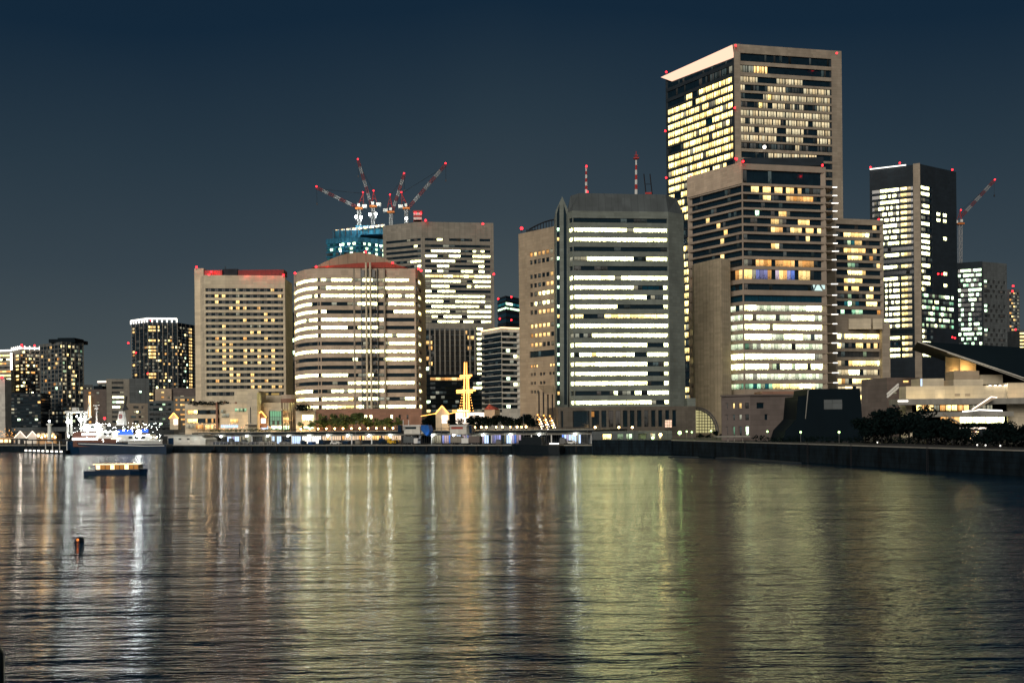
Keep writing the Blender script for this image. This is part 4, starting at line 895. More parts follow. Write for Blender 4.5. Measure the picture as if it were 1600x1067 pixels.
gable(272, 645.5, 13, 671, 22, 'pale gabled turret outlined in gold lights, leftmost one by the ship')
gable(408.5, 643, 15, 668, 24, 'gabled turret with gold light string between vent tower and green pavilion', solid_='wall_brick')
gable(691, 634.5, 20, 672, 20, 'largest gabled turret outlined in gold lights left of the lit mast')
# the gold lit mast
r0 = thing('illuminated_mast', 'tall ship mast wrapped in gold light strings above the promenade', 'mast', Pq(728, 655, 30))
M_ = lambda x, y: Pq(x, y, 30)
m = MB()
for a_ in ((724.5, 652, 726, 566), (729, 652, 728.6, 566), (733, 652, 731.5, 590)): m.tube(M_(a_[0], a_[1]), M_(a_[2], a_[3]), .28, 'string_gold', n=5)
m.tube(M_(728.3, 652), M_(728.3, 563), .35, 'bark'); m.build('mast_pole', r0)
for y, h_ in ((609, 14.5), (586, 9)):
    m = MB(); m.tube(M_(728-h_, y+1.5), M_(728+h_, y+.5), .42, 'string_gold'); m.tube(M_(728-h_, y+4.5), M_(728+h_*.7, y+4), .3, 'string_gold'); m.build('yard_arm', r0)
m = MB()
for x in (-12, -8, 8, 13):
    p0, p1 = M_(728+x, 650), M_(728+x*.25, 600)
    for k in range(12): q = p0.lerp(p1, k/12); m.ball(q, .22, 'string_gold', n=4)
m.build('rigging_lights', r0)
m = MB(); p, q = M_(712, 644), M_(748, 652); m.prism([(p.x, p.y), (q.x, q.y), (q.x+2, q.y+6), (p.x+2, p.y+6)], p.z-4.6, p.z-.2, 'strip_pink')
m.prism([(p.x+1, p.y-.4), (q.x-4, q.y-.4), (q.x-4, q.y), (p.x+1, p.y)], p.z+.1, p.z+.8, 'strip_warm'); m.build('lit_base', r0)
lamp(Pq(730, 630, 27), 1400); lamp(Pq(722, 600, 27), 700)
# red roofed turret
r0 = thing('red_roofed_turret', 'small orange turret with a pointed red roof right of the lit mast', 'turret', Pq(764.5, 652, 28))
m = MB(); p, q = Pq(757, 640, 28), Pq(773, 650, 28); m.prism([(p.x, p.y), (q.x, q.y), (q.x+2, q.y+4), (p.x+2, p.y+4)], p.z-3.4, p.z, 'wall_pink'); m.build('shaft', r0)
m = MB(); c = Pq(764.5, 631, 30); A = [Vector((p.x-.2, p.y-.3, p.z+.01)), Vector((q.x+.2, q.y-.3, p.z+.01)), Vector((q.x+2, q.y+4, p.z+.01)), Vector((p.x+2, p.y+4, p.z+.01))]
m.solid(A+[c], [(3, 2, 1, 0), (0, 1, 4), (1, 2, 4), (2, 3, 4), (3, 0, 4)], 'tile_red'); m.tube(c, c+Vector((0, 0, 2)), .1, 'steel', n=4); m.build('pointed_roof', r0); lamp(Pq(764, 647, 24), 180)

# ------------------------------------------------------------------ TERMINAL, terrace and quay clutter
T0 = thing('ferry_terminal', 'long low ferry terminal with dark roof edge and lit bays along the quay', 'terminal building', Pq(640, 697, 14))
def zq(px, py, b_=14): return Pq(px, py, b_).z
Z1 = 7.25
def U(px, b_=14): return Pq(px, 690, b_).xy
m = MB(); a_, b_ = U(300, 12.5), U(928, 12.5)
m.prism([a_, b_, b_+QN*34, a_+QN*34], Z1, Z1+.75, 'paint_black'); m.build('roof_slab', T0)
m = MB(); a_, b_ = U(300, 22), U(928, 22); m.prism([a_, b_, b_+QN*22, a_+QN*22], 3.0, Z1-.01, 'wall_grey'); m.build('rear_wall', T0)
m = MB(); a_, b_ = U(292, 13.6), U(930, 13.6); m.prism([a_, b_, b_+QN*.5, a_+QN*.5], Z1-.9, Z1-.01, 'concrete'); m.build('fascia', T0)
bays = []
x = 300; rg = random.Random(12)
while x < 928:
    if x < 330: c = 'G'
    elif x < 458: c = rg.choice(['dim', 'dim', 'bw', 'gr'])
    elif x < 500: c = 'wh'
    elif x < 622: c = 'pe'
    elif x < 662: c = 'dk'
    elif x < 800: c = rg.choice(['bw', 'bl', 'bw', 'dim'])
    elif x < 865: c = 'dk'
    elif x < 905: c = rg.choice(['bw', 'dim'])
    elif x < 934: c = 'gr'
    else: c = 'wh'
    bays.append((x, c)); x += 15.6
BM = {'G': 'wall_grey', 'dim': 'room_dim', 'bw': 'panel_bluewhite', 'gr': 'glass_grey', 'wh': 'panel_white', 'pe': 'panel_peach', 'dk': 'wall_dark', 'bl': 'room_blue'}
for k, (x, c) in enumerate(bays):
    a_, b_ = U(x+.8, 20), U(x+14.8, 20); m = MB()
    zlo = 4.6 if c == 'pe' else 3.3
    if c in ('bw', 'bl', 'wh'):
        zlo = 3.2
    n = 4
    for j in range(n):
        p, q = a_.lerp(b_, j/n+.02), a_.lerp(b_, (j+1)/n-.02); mt = BM[c]
        if c == 'bw' and rg.random() < .4: mt = rg.choice(['room_blue', 'room_dim', 'glass_teal'])
        if c == 'pe' and rg.random() < .35: mt = rg.choice(['room_amber', 'room_warm'])
        m.face([(p.x, p.y, zlo), (q.x, q.y, zlo), (q.x, q.y, 6.3), (p.x, p.y, 6.3)], mt, [(k*4+j+.01, .02), (k*4+j+.99, .02), (k*4+j+.99, .98), (k*4+j+.01, .98)])
    m.build('bay', T0)
    p = U(x, 14); m = MB(); m.box((p.x, p.y, 4.7), (.4, .4, 3.3), 'steel_dark' if k % 2 else 'paint_white'); m.build('column', T0)
m = MB(); a_, b_ = U(500, 19.2), U(622, 19.2); m.prism([a_, b_, b_+QN*.3, a_+QN*.3], 3.0, 4.5, 'wall_dark'); m.build('shop_plinth', T0)
for px in (345, 385, 418, 450, 482, 512, 543, 576, 609, 676, 708, 754, 797, 842, 898):
    p = Pq(px, 681, 13); m = MB(); m.ball((p.x, p.y, 6.42), .36, 'glow_white'); m.tube((p.x, p.y, 6.7), (p.x, p.y, 7.2), .08, 'steel_dark', n=4); m.build('canopy_lamp', T0); lamp((p.x, p.y-.6, 5.9), 45, (.9, .97, 1), .3)
# terrace deck and planters behind the roof edge (trees stand on it)
m = MB(); a_, b_ = U(280, 15), U(930, 15); m.prism([a_, b_, b_+QN*40, a_+QN*40], Z1+.76, Z1+.95, 'deck_pale'); 
dk = m.build('promenade_deck', org=Vector((a_.x, a_.y, Z1))); dk['kind'] = 'structure'
# promenade railing
r0 = thing('railing', 'thin dark railing along the front edge of the promenade deck', 'railing', Pq(600, 674, 15.5))
m = MB(); a_, b_ = U(300, 15.5), U(928, 15.5); m.tube((a_.x, a_.y, 9.2), (b_.x, b_.y, 9.2), .07, 'steel_dark', n=4); m.tube((a_.x, a_.y, 8.75), (b_.x, b_.y, 8.75), .04, 'steel_dark', n=4)
for i in range(110): p = a_.lerp(b_, i/109); m.box((p.x, p.y, 8.7), (.08, .08, 1.0), 'steel_dark')
m.build('rail', r0)
# gold string lights along the promenade, globe lamps
Lg = thing('globe_lamp', 'warm globe lamp on the promenade', 'street lamp', Vector((Pq(470, 668, 19).x, Pq(470, 668, 19).y, 8.2)), 'globe lamps along the promenade')
m = MB(); p = Lg.location; m.ball((p.x, p.y, 9.3), .42, 'glow_warm', n=6); m.tube((p.x, p.y, 8.2), (p.x, p.y, 9), .1, 'steel_dark', n=4); m.build('globe', Lg); Lg.location.z = 8.2
gl = {640: 'between the striped cabin and the brick podium end', 662: 'left of the blue hood', 672: 'just left of the largest turret', 715: 'between largest turret and lit mast', 742: 'just right of the lit mast', 752: 'left of the red roofed turret', 760: 'below the red roofed turret', 775: 'right of the red roofed turret', 785: 'below the banded block, leftmost', 798: 'below the middle of the banded block', 808: 'below the right part of the banded block', 815: 'below the left corner of the brown office', 822: 'rightmost, before the glass entrance canopy'}
nth = ['second', 'third', 'fourth', 'fifth', 'sixth', 'seventh', 'eighth', 'ninth', 'tenth', 'eleventh', 'twelfth']
for k, px in enumerate(list(range(484, 622, 13))+sorted(gl)):
    q = Pq(px, 668, 17+(px*7 % 9))
    clone(Lg, Vector((q.x, q.y, Lg.location.z)), 'warm globe lamp '+(gl[px] if px in gl else nth[k]+' from the left, below the bowed office'))
Lg['label'] = 'warm globe lamp at the left end of the promenade trees'
for px in (480, 498, 516, 534, 552, 570, 588, 606, 660, 700, 745, 775, 800): q = Pq(px, 668, 18.5); lamp((q.x, q.y, 9.3), 160, (1, .62, .28), .5)
r0 = thing('light_garland', 'garland of warm bulbs running left from the largest turret roof', 'string lights', Pq(658, 650, 19))
m = MB(); a_, b_ = Pq(658, 650, 19), Pq(680, 646, 19)
for i in range(26): m.ball(a_.lerp(b_, i/25), .17, 'string_gold', n=4)
a_, b_ = Pq(703, 646, 19), Pq(716, 643, 22)
for i in range(14): m.ball(a_.lerp(b_, i/13), .17, 'string_gold', n=4)
m.build('bulbs', r0)

# ------------------------------------------------------------------ TREES
def crown(mb, c, rx, ry, rz, n, leaf, mat, rr):
    cl = [(Vector((rr.gauss(0, .42)*rx, rr.gauss(0, .42)*ry, rr.uniform(-.6, .75)*rz)), rr.uniform(.28, .55)) for _ in range(11)]
    for i in range(n):
        cc, k = rr.choice(cl); v = Vector((rr.gauss(0, 1), rr.gauss(0, 1), rr.gauss(0, 1))).normalized()*(rr.random()**.5)
        p = Vector(c)+cc+Vector((v.x*rx*k, v.y*ry*k, v.z*rz*k)); a_ = Vector((rr.gauss(0, 1), rr.gauss(0, 1), rr.gauss(0, 1))).normalized(); b_ = a_.orthogonal().normalized()
        s = leaf*rr.uniform(.6, 1.3); q = a_.cross(b_)
        mb.face([p-b_*s, p-q*s*.6, p+b_*s, p+q*s*.6], mat)
def tree_proto(h, rx, n, leaf, mat, seed, loc, lab, grp, nm='broadleaf_tree'):
    bk_ = 'bark_unlit' if mat == 'leaf_unlit' else 'bark'; cz, rz = (.56, .44) if leaf > .4 else (.62, .40)
    rr = random.Random(seed); r_ = thing(nm, lab, 'tree', loc, grp); x, y, z = loc
    m = MB(); top = Vector((x+rr.uniform(-.3, .3), y, z+h*.55)); m.tube((x, y, z), top, h*.035, bk_, h*.02)
    for i in range(5):
        an = i*1.3+seed; e_ = top+Vector((math.cos(an)*rx*.6, math.sin(an)*rx*.6, h*.22)); m.tube(Vector((x, y, z)).lerp(top, .55+.1*i), e_, h*.015, bk_, h*.006, n=4)
    m.build('trunk', r_); m = MB(); crown(m, (x, y, z+h*cz), rx, rx, h*rz, n, leaf, mat, rr); m.build('crown', r_); return r_
protos = []
def grove(spots, labf, grp, mat, base_h, base_rx, leaf, n, nv=3, seed=0):
    pr = []
    for i, (loc, s) in enumerate(spots):
        lb = labf(i)
        if i < nv: pr.append(tree_proto(base_h, base_rx*(1+.12*i), n, leaf, mat, seed+i, Vector((0, 0, 0)), lb, grp)); o = pr[-1]; o.location = loc; o.rotation_euler = (0, 0, i*1.1); o.scale = (s, s, s)
        else: clone(pr[i % nv], loc, lb, rz=i*2.1, sc=s)
rr = random.Random(4); sp = []; labs = []
px = 473
for i in range(14):
    q = Pq(px, 668, 22+rr.uniform(-2, 4)); sp.append((Vector((q.x, q.y, 8.2)), rr.uniform(.7, 1.0) if i not in (4, 7, 8) else 1.3)); labs.append('bushy lit promenade tree by the brick podium, %s from the left' % ['first', 'second', 'third', 'fourth', 'fifth', 'sixth', 'seventh', 'eighth', 'ninth', 'tenth', 'eleventh', 'twelfth', 'thirteenth', 'last'][i]); px += 11.3
grove(sp, lambda i: labs[i], 'lit trees on the promenade', 'leaf', 5.5, 2.7, .36, 800, seed=20)
sp = []; labs = []
for i, px in enumerate((668, 678, 709, 738, 750, 762, 774, 787, 799, 811, 823, 833)):
    q = Pq(px, 668, 20+rr.uniform(-1, 5)); sp.append((Vector((q.x, q.y, 8.2)), rr.uniform(.75, 1.05)))
    labs.append('dark promenade tree ' + ('left of the largest turret, nearer to the brick podium', 'touching the left side of the largest turret', 'between the largest turret and the lit mast', 'just right of the lit mast foot', 'left of the red roofed turret', 'right in front of the red roofed turret', 'just right of the red roofed turret', 'in front of the banded block, leftmost there', 'in front of the banded block, middle one', 'in front of the banded block, rightmost there', 'at the left corner of the brown office', 'beside the glass entrance canopy')[i])
grove(sp, lambda i: labs[i], 'darker trees on the promenade', 'leaf_unlit', 5.6, 3.0, .38, 800, seed=40)
m = MB(); rr2 = random.Random(9)
for i in range(8): crown(m, P(466+2.4*i, 637, 418), 1.6, 1.5, 1.4, 90, .35, 'leaf_unlit', rr2)
for i in range(12): crown(m, P(300+5*i, 630, 438+i % 3), 1.8, 1.5, 1.0, 70, .35, 'leaf_unlit', rr2)
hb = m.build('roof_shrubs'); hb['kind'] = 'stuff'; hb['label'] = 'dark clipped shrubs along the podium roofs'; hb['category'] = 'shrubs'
m = MB()
for i in range(26): 
    q = Pq(292+6.4*i, 672, 18); crown(m, (q.x, q.y, 8.9), 1.3, 1.0, .8, 45, .28, 'leaf', rr2)
hb = m.build('planter_shrubs'); hb['kind'] = 'stuff'; hb['label'] = 'low planting along the promenade in front of the hotel podium'; hb['category'] = 'shrubs'
# ------------------------------------------------------------------ QUAY OBJECTS
# white sheds at the left end of the quay
r0 = thing('pier_shed', 'long white pier shed with a gabled end and a blue door beside the ship', 'shed', Pq(285, 697, 5))
m = MB(); qbox(m, 262, 681, 309, 697, 4, 8, 'wall_white', zmin=3); m.build('wall', r0)
m = MB(); qbox(m, 256, 679, 318, 681, 3.4, 9.5, 'concrete'); m.build('roof', r0)
m = MB(); qbox(m, 262.5, 684, 271, 695, 3.85, .12, 'paint_navy'); m.build('shutter_door', r0)
m = MB(); qbox(m, 309.5, 689, 313, 697, 3.8, .2, 'paint_blue'); m.build('door', r0)
for px in (279, 292): m = MB(); qbox(m, px, 684.5, px+4, 687, 3.85, .12, 'glass_grey'); m.build('window', r0)
m = MB(); a_, b_, c_ = Pq(305, 697, 3.5), Pq(321, 697, 3.5), Pq(307, 677, 3.5)
A = [Vector((a_.x, a_.y, 3)), Vector((b_.x, b_.y, 3)), Vector((b_.x, b_.y, 5.4)), Pq(310, 678, 3.5), Vector((a_.x, a_.y, 5.9))]; m.slab(A, [p+Vector((QN.x, QN.y, 0))*7 for p in A], 'wall_white'); m.build('gabled_end', r0)
for px in (275, 300, 318): p = Pq(px, 683, 3); lamp((p.x, p.y-1, 6), 60, (.85, 1, .95), .4)
# floating pontoons under the shed
m = MB(); a_, b_ = Pz(256, 703, .8).xy, Pz(330, 704, .8).xy
tag((lambda: (m.prism([a_, b_, b_+QN*3, a_+QN*3], -.4, 1.0, 'quay_dark'), m.build('pontoon', org=Vector((a_.x, a_.y, 0))))[1])(), 'dark floating pontoon below the white pier shed', 'pontoon')
# tyre fenders
Fe = None
for i in range(30):
    px = 335+i*19.5; q = Pq(px, 703, -.35)
    if Fe is None:
        Fe = thing('fender', 'black rubber fender hanging on the quay wall, one of an even row', 'fender', Vector((q.x, q.y, 1.6)), 'fenders along the quay wall'); m = MB(); m.box((q.x, q.y, 1.5), (.5, .5, 2.0), 'rubber', QA); m.box((q.x, q.y, 2.4), (.7, .45, .12), 'steel_dark', QA); m.build('fender_pad', Fe)
    else: Fo = clone(Fe, Vector((q.x, q.y, 1.6)))
    (Fe if i == 0 else Fo)['label'] = 'black rubber fender on the quay wall, %s of the row from the left' % nth_(i)
# boarding bridges with blue boxes
def gangway(x0, x1, ytop, lab, stripe):
    r_ = thing('boarding_bridge', lab, 'boarding bridge', Pq(x0, 697, 6)); m = MB()
    qbox(m, x0, ytop+2, x1, ytop+14, 6, 3, 'wall_white'); m.build('cabin', r_)
    m = MB(); qbox(m, x0-1, ytop, x1+1, ytop+1.6, 5.6, 4, 'paint_white'); m.build('roof', r_)
    m = MB(); qbox(m, x0+2, ytop+3, x1-6, ytop+6, 5.9, .1, stripe); m.build('window_band', r_)
    for px in (x0+1, x1-2):
        m = MB(); qbox(m, px, ytop+14, px+1.5, 697, 6.4, .8, 'steel', zmin=3); m.build('leg', r_)
    return r_
g1 = gangway(631, 656, 664, 'white boarding bridge with a dark green window band at centre of the quay', 'glass_dark')
m = MB(); qbox(m, 621.5, 664, 626.5, 675, 6.2, 3, 'paint_navy'); m.build('blue_bellows', g1)
m = MB(); A = [Pq(658, 664, 5.5), Pq(669, 664, 5.5), Pq(671.5, 673, 5.5), Pq(667, 681, 5.5), Pq(663, 678, 5.5), Pq(657.5, 671, 5.5)]; A.reverse(); m.slab(A, [p+Vector((QN.x, QN.y, 0))*2.5 for p in A], 'paint_blue')
m.build('blue_hood', g1); p = Pq(667, 679, 4.5); lamp(p, 60, (.4, .7, 1), .3)
m = MB(); m.tube(Pq(630, 672, 5), Pq(630, 656, 5), .14, 'paint_white'); m.tube(Pq(638.5, 664, 5), Pq(638.5, 656, 5), .14, 'paint_white'); m.build('post', g1)
g2 = gangway(703, 729, 664, 'beige boarding bridge with a maroon window band right of the centre', 'tile_red')
m = MB(); qbox(m, 733, 664, 737, 677, 6, 2.5, 'paint_navy'); m.build('blue_bellows', g2)
# vehicles and machines on the quay (measured front left pixel, facing along the quay)
def vehicle(px, kind, lab, cat, nm, body, back=4.0, L_m=4.4, group=None, flip=False):
    p = Pq(px, 697, back); p.z = 3.0; r_ = thing(nm, lab, cat, Vector((0, 0, 0)), group); s = -1 if flip else 1
    if kind == 'car':
        prof_ = [(-2.2, .35), (2.2, .35), (2.2, .8), (1.3, .95), (.7, 1.45), (-1.1, 1.48), (-1.9, .98), (-2.2, .85)]
        m = MB(); m.slab([Vector((x*s, -.85, z)) for x, z in (prof_ if s > 0 else prof_[::-1])], [Vector((x*s, .85, z)) for x, z in (prof_ if s > 0 else prof_[::-1])], body); m.build('body', r_)
        m = MB(); pr = [(-1.05, .98), (.95, .98), (.6, 1.38), (-.95, 1.4)]; m.slab([Vector((x*s, -.87, z)) for x, z in (pr if s > 0 else pr[::-1])], [Vector((x*s, .87, z)) for x, z in (pr if s > 0 else pr[::-1])], 'glass_dark'); m.build('window_glass', r_)
        wx = (-1.35, 1.35); wr = .33
    elif kind == 'truck':
        m = MB(); m.box((-.8*s, 0, 2.0), (4.6, 2.1, 2.4), body); m.build('cargo_box', r_); m = MB(); m.box((2.5*s, 0, 1.5), (1.7, 2.0, 1.9), 'paint_white'); m.box((3.0*s, 0, 1.9), (.75, 1.9, .7), 'glass_dark'); m.build('cab', r_)
        m = MB(); m.box((0, 0, .62), (6.4, 1.6, .3), 'steel_dark'); m.build('chassis', r_); wx = (-2.2, -1.2, 2.4); wr = .45
    else:
        m = MB(); m.box((0, 0, 1.0), (3.0, 1.6, 1.0), body); m.box((-.9*s, 0, 1.9), (1.1, 1.4, .8), body); m.build('body', r_); m = MB(); m.tube((1.4*s, 0, 1.2), (2.3*s, 0, 2.9), .12, 'paint_yellow'); m.tube((2.3*s, 0, 2.9), (3.2*s, 0, 1.2), .1, 'paint_yellow'); m.build('arm', r_); wx = (-1, 1); wr = .45
    for x in wx:
        for y in (-.8, .8):
            w_ = MB(); w_.tube((x*s, y-.12, wr), (x*s, y+.12, wr), wr, 'rubber', n=12); wh = w_.build('wheel', r_); w_ = MB(); w_.tube((x*s, y-.13, wr), (x*s, y+.13, wr), wr*.5, 'steel', n=8); w_.build('rim', wh)
    r_.location = p; r_.rotation_euler = (0, 0, QA); return r_
vehicle(525, 'car', 'white car parked below the peach lit shops', 'car', 'parked_car', 'paint_white')
vehicle(372, 'car', 'dark car parked between the blue containers and the hotel kiosk', 'car', 'parked_car', 'paint_black')
vehicle(445, 'car', 'grey car under the canopy left of the white shop bays', 'car', 'parked_car', 'steel', back=6)
vehicle(612, 'digger', 'small yellow machine beside the boarding bridge foot', 'machine', 'mini_excavator', 'paint_yellow')
vehicle(603, 'car', 'black car left of the small yellow machine', 'car', 'parked_car', 'paint_black', back=7)
vehicle(643, 'truck', 'grey box truck standing under the white boarding bridge', 'truck', 'box_truck', 'wall_dim', L_m=6)
vehicle(717, 'truck', 'green grey box truck in front of the white lit bay', 'truck', 'box_truck', 'wall_grey')
vehicle(740, 'truck', 'mauve flatbed truck with dark load right of the beige boarding bridge', 'truck', 'box_truck', 'wall_mauve', flip=True)
vehicle(893, 'car', 'pale car in the right hand lit bay of the terminal', 'car', 'parked_car', 'paint_white', back=9)
# blue containers
for k, (x0, x1, lab) in enumerate(((333, 344, 'blue container left of its twin near the pier shed'), (345, 356, 'blue container right of its twin near the pier shed'), (481, 488, 'small blue container in front of the white shop bay'), (390, 396, 'navy container beside the vent tower foot'))):
    r_ = thing('container', lab, 'container', Pq(x0, 697, 5)); m = MB(); qbox(m, x0, 690, x1, 697, 5, 2.4, 'paint_navy' if k != 2 else 'paint_blue', zmin=3.05)
    for i in range(6): 
        u = x0+(x1-x0)*(i+.5)/6; qbox(m, u-.2, 690.6, u+.2, 696.5, 4.93, .1, 'paint_navy')
    m.build('shell', r_)
def person(px, back, lab, rz=0, lean=0.0, top='cloth_dark'):
    q = Pq(px, 697, back); V = [(0, 0, .95), (0, 0, 1.2), (0, 0, 1.42), (0, 0, 1.52), (0, -.02, 1.66), (.1, 0, .88), (.12, -.05, .48), (.12, 0, .05), (.12, -.14, .03), (-.1, 0, .88), (-.12, .08, .48), (-.14, .12, .05), (-.14, -.02, .03), (.2, 0, 1.4), (.27, .03, 1.12), (.25, -.1, .88), (-.2, 0, 1.4), (-.27, .02, 1.12), (-.25, -.1, .88)]
    E = [(0, 1), (1, 2), (2, 3), (3, 4), (0, 5), (5, 6), (6, 7), (7, 8), (0, 9), (9, 10), (10, 11), (11, 12), (2, 13), (13, 14), (14, 15), (2, 16), (16, 17), (17, 18)]
    rad = [.15, .15, .17, .06, .105, .09, .06, .045, .04, .09, .06, .045, .04, .06, .045, .035, .06, .045, .035]
    me = bpy.data.meshes.new('person'); me.from_pydata(V, E, []); o_ = bpy.data.objects.new('person', me); COL.objects.link(o_)
    md = o_.modifiers.new('skin', 'SKIN'); md.use_smooth_shade = True
    for i, sv in enumerate(me.skin_vertices[0].data): sv.radius = (rad[i], rad[i]); sv.use_root = (i == 0)
    o_.modifiers.new('sub', 'SUBSURF').levels = 1; me.materials.append(MT[top]); o_.location = (q.x, q.y, 3); o_.rotation_euler = (0, 0, rz); tag(o_, lab, 'person')
person(401, 6, 'person in dark clothes walking past the vent tower', 1.2)
person(421, 5, 'person in pale clothes standing below the green pavilion', 2.6, top='sail_cloth')
person(586, 5, 'person in dark clothes standing near the black car', .4)

# more quay clutter: stacked pallets, fence panels, poles, bollards
rr = random.Random(15)
names_ = ['by the twin blue containers', 'left of the vent tower foot', 'right of the vent tower foot', 'below the green pavilion', 'below the round steel frame tower', 'left of the small blue container', 'at the left end of the peach lit shops', 'right of the white parked car', 'below the middle of the bowed office', 'beside the black parked car', 'under the beige boarding bridge', 'left of the black work boat', 'right of the black work boat']
for px, nm in zip((362, 383, 411, 428, 450, 474, 503, 541, 560, 597, 712, 780, 880), names_):
    h = rr.uniform(.9, 2.1); r_ = thing('goods_stack', 'wrapped goods stack on the quay '+nm, 'goods stack', Pq(px, 697, 7)); m = MB(); p = Pq(px, 697, 7); m.box((p.x, p.y, 3.1), (2.4, 1.6, .16), 'bark', QA); m.build('pallet', r_)
    m = MB(); m.box((p.x, p.y, 3.2+h/2), (2.2, 1.4, h), rr.choice(['wall_dim', 'wall_grey', 'paint_navy', 'steel']), QA); m.box((p.x-.3, p.y, 3.22+h+.2), (1.3, 1.2, .4), 'wall_dim', QA); m.build('goods', r_)
r_ = thing('quay_fence', 'thin white mesh fence along the quay between pier shed and white shop bays', 'fence', Pq(400, 697, 2.5))
a_, b_ = Pq(325, 697, 2.5), Pq(470, 697, 2.5); m = MB()
for z in (3.4, 3.8, 4.15): m.tube((a_.x, a_.y, z), (b_.x, b_.y, z), .03, 'paint_white', n=4)
m.build('rail', r_)
for i in range(24): p = a_.lerp(b_, i/23); m = MB(); m.box((p.x, p.y, 3.6), (.07, .07, 1.2), 'paint_white'); m.build('post', r_)
bo = None
for i, px in enumerate(range(350, 920, 38)):
    p = Pq(px, 697, .9)
    if bo is None:
        bo = thing('bollard', 'squat black mooring bollard on the pale quay coping', 'bollard', Vector((p.x, p.y, 3.0)), 'bollards along the quay'); m = MB(); m.tube((p.x, p.y, 3), (p.x, p.y, 3.45), .18, 'paint_black', n=8); m.tube((p.x, p.y, 3.45), (p.x, p.y, 3.6), .28, 'paint_black', n=8); m.build('post', bo)
    else: bc = clone(bo, Vector((p.x, p.y, 3.0)))
    (bo if i == 0 else bc)['label'] = 'squat black bollard on the pale quay coping, %s from the left' % nth_(i)
for px, h, lab in ((392, 9, 'slim grey light pole in front of the vent tower'), (470, 8.5, 'slim grey light pole by the small blue container'), (556, 9, 'slim grey light pole at the peach lit shops'), (690, 9, 'slim grey light pole below the largest turret'), (818, 11, 'slim grey light pole behind the black work boat'), (918, 12, 'tall thin pole at the right end of the terminal')):
    p = Pq(px, 697, 3.2); r_ = thing('light_pole', lab, 'street lamp', Vector((p.x, p.y, 3))); m = MB(); m.tube((p.x, p.y, 3), (p.x, p.y, 3+h), .09, 'steel', .06); m.build('pole', r_); m = MB(); m.box((p.x+.5, p.y, 3+h), (1.2, .25, .15), 'steel'); m.build('lamp_arm', r_)
# moored black work boat
def hull(mb, L_, W_, z0, z1, mat, bow=.22, flare=.85, sheer=.5):
    def sec(z, k):
        pts = []
        for u, wv in ((-.5, .8), (-.3, 1), (.5-bow, .95), (.5-bow*.4, .55), (.5, .02)): pts.append((u*L_*(1 if k == 1 or u < .3 else .95), wv*W_/2*k))
        lo = [Vector((x, -y, z+(sheer*max(0, x/L_)*2 if k == 1 else 0))) for x, y in pts]; hi = [Vector((x, y, z+(sheer*max(0, x/L_)*2 if k == 1 else 0))) for x, y in reversed(pts)]
        return lo+hi
    mb.slab(sec(z0, flare), sec(z1, 1), mat)
r0 = thing('work_boat', 'black work boat with a low wheelhouse moored right of the blue bays', 'boat', Vector((0, 0, 0)))
m = MB(); hull(m, 19, 5, -.3, 3.0, 'paint_black'); m.build('hull', r0)
m = MB(); m.box((1, 0, 4.4), (7.5, 3.4, 2.8), 'paint_black'); m.box((4.5, 0, 4.0), (3, 3, 1.6), 'paint_black'); m.build('wheelhouse', r0)
m = MB(); m.tube((-4, 0, 3), (-4, 0, 8), .12, 'steel_dark'); m.build('mast', r0)
m = MB(); m.box((-6, -1.7, 3.5), (3.6, .1, .35), 'strip_white'); m.build('lit_deck_edge', r0)
p = Pq(838, 706, -4.5); r0.location = (p.x, p.y, 0); r0.rotation_euler = (0, 0, QA+math.pi)
# ------------------------------------------------------------------ SHIP
sp_ = Vector(((182-800)/F*415, 411.5, 0)); r0 = thing('moored_ship', 'long dark blue ship with white superstructure, funnel and blazing deck lights', 'ship', Vector((0, 0, 0)))
m = MB(); hull(m, 44.5, 8.5, -.4, 3.6, 'paint_navy', bow=.16, sheer=1.7, flare=.86); m.build('hull', r0)
m = MB(); hull(m, 43, 8.62, 2.9, 3.15, 'paint_white', bow=.16, sheer=1.7, flare=1); m.build('sheer_stripe', r0)
def sb(mb, px0, py0, px1, py1, dep, mat, y=-3.6):      # measured on the ship: pixels to local metres
    s = 417/F; cx = 182; x0, x1 = -(px1-cx)*s, -(px0-cx)*s; z0, z1 = (707.9-py1)*s, (707.9-py0)*s
    mb.box(((x0+x1)/2, y+dep/2 if y < 0 else y, (z0+z1)/2), (x1-x0, dep, z1-z0), mat)
# the ship points to the left of the picture, local x is flipped
def sp(mb, px0, py0, px1, py1, dep, mat, yy=3.7):
    s = 417/F; cx = 182; x0, x1 = -(px1-cx)*s, -(px0-cx)*s; z0, z1 = (707.9-py1)*s, (707.9-py0)*s
    mb.box(((x0+x1)/2, yy-dep/2, (z0+z1)/2), (x1-x0, dep, z1-z0), mat)
m = MB(); sp(m, 118, 685, 186, 697, 7, 'brick_hull', 3.9); sp(m, 116, 674, 152, 685, 5.5, 'brick_hull', 3.2); rdh = m.build('red_deckhouse', r0)
for i in range(14):
    m = MB(); sp(m, 117+3*i, 683.2, 118.7+3*i, 686.8, .2, 'deck_lamp', 4.05 if 1 else 3.3); m.build('porthole', rdh)
for i in range(9):
    m = MB(); sp(m, 131+2.5*i, 676.5, 132.6+2.5*i, 679.6, .2, 'deck_lamp', 3.35); m.build('porthole', rdh)
for i in range(7):
    m = MB(); sp(m, 179+2.3*i, 683.8, 180.4+2.3*i, 686, .2, 'strip_pink', 4.05); m.build('porthole', rdh)
m = MB(); sp(m, 153, 673, 188, 684.8, 5, 'paint_white', 3.0); sp(m, 186, 679, 240, 690, 5.4, 'paint_white', 3.4); sp(m, 132, 662, 160, 673.8, 4.5, 'paint_white', 2.6); wdh = m.build('white_deckhouse', r0)
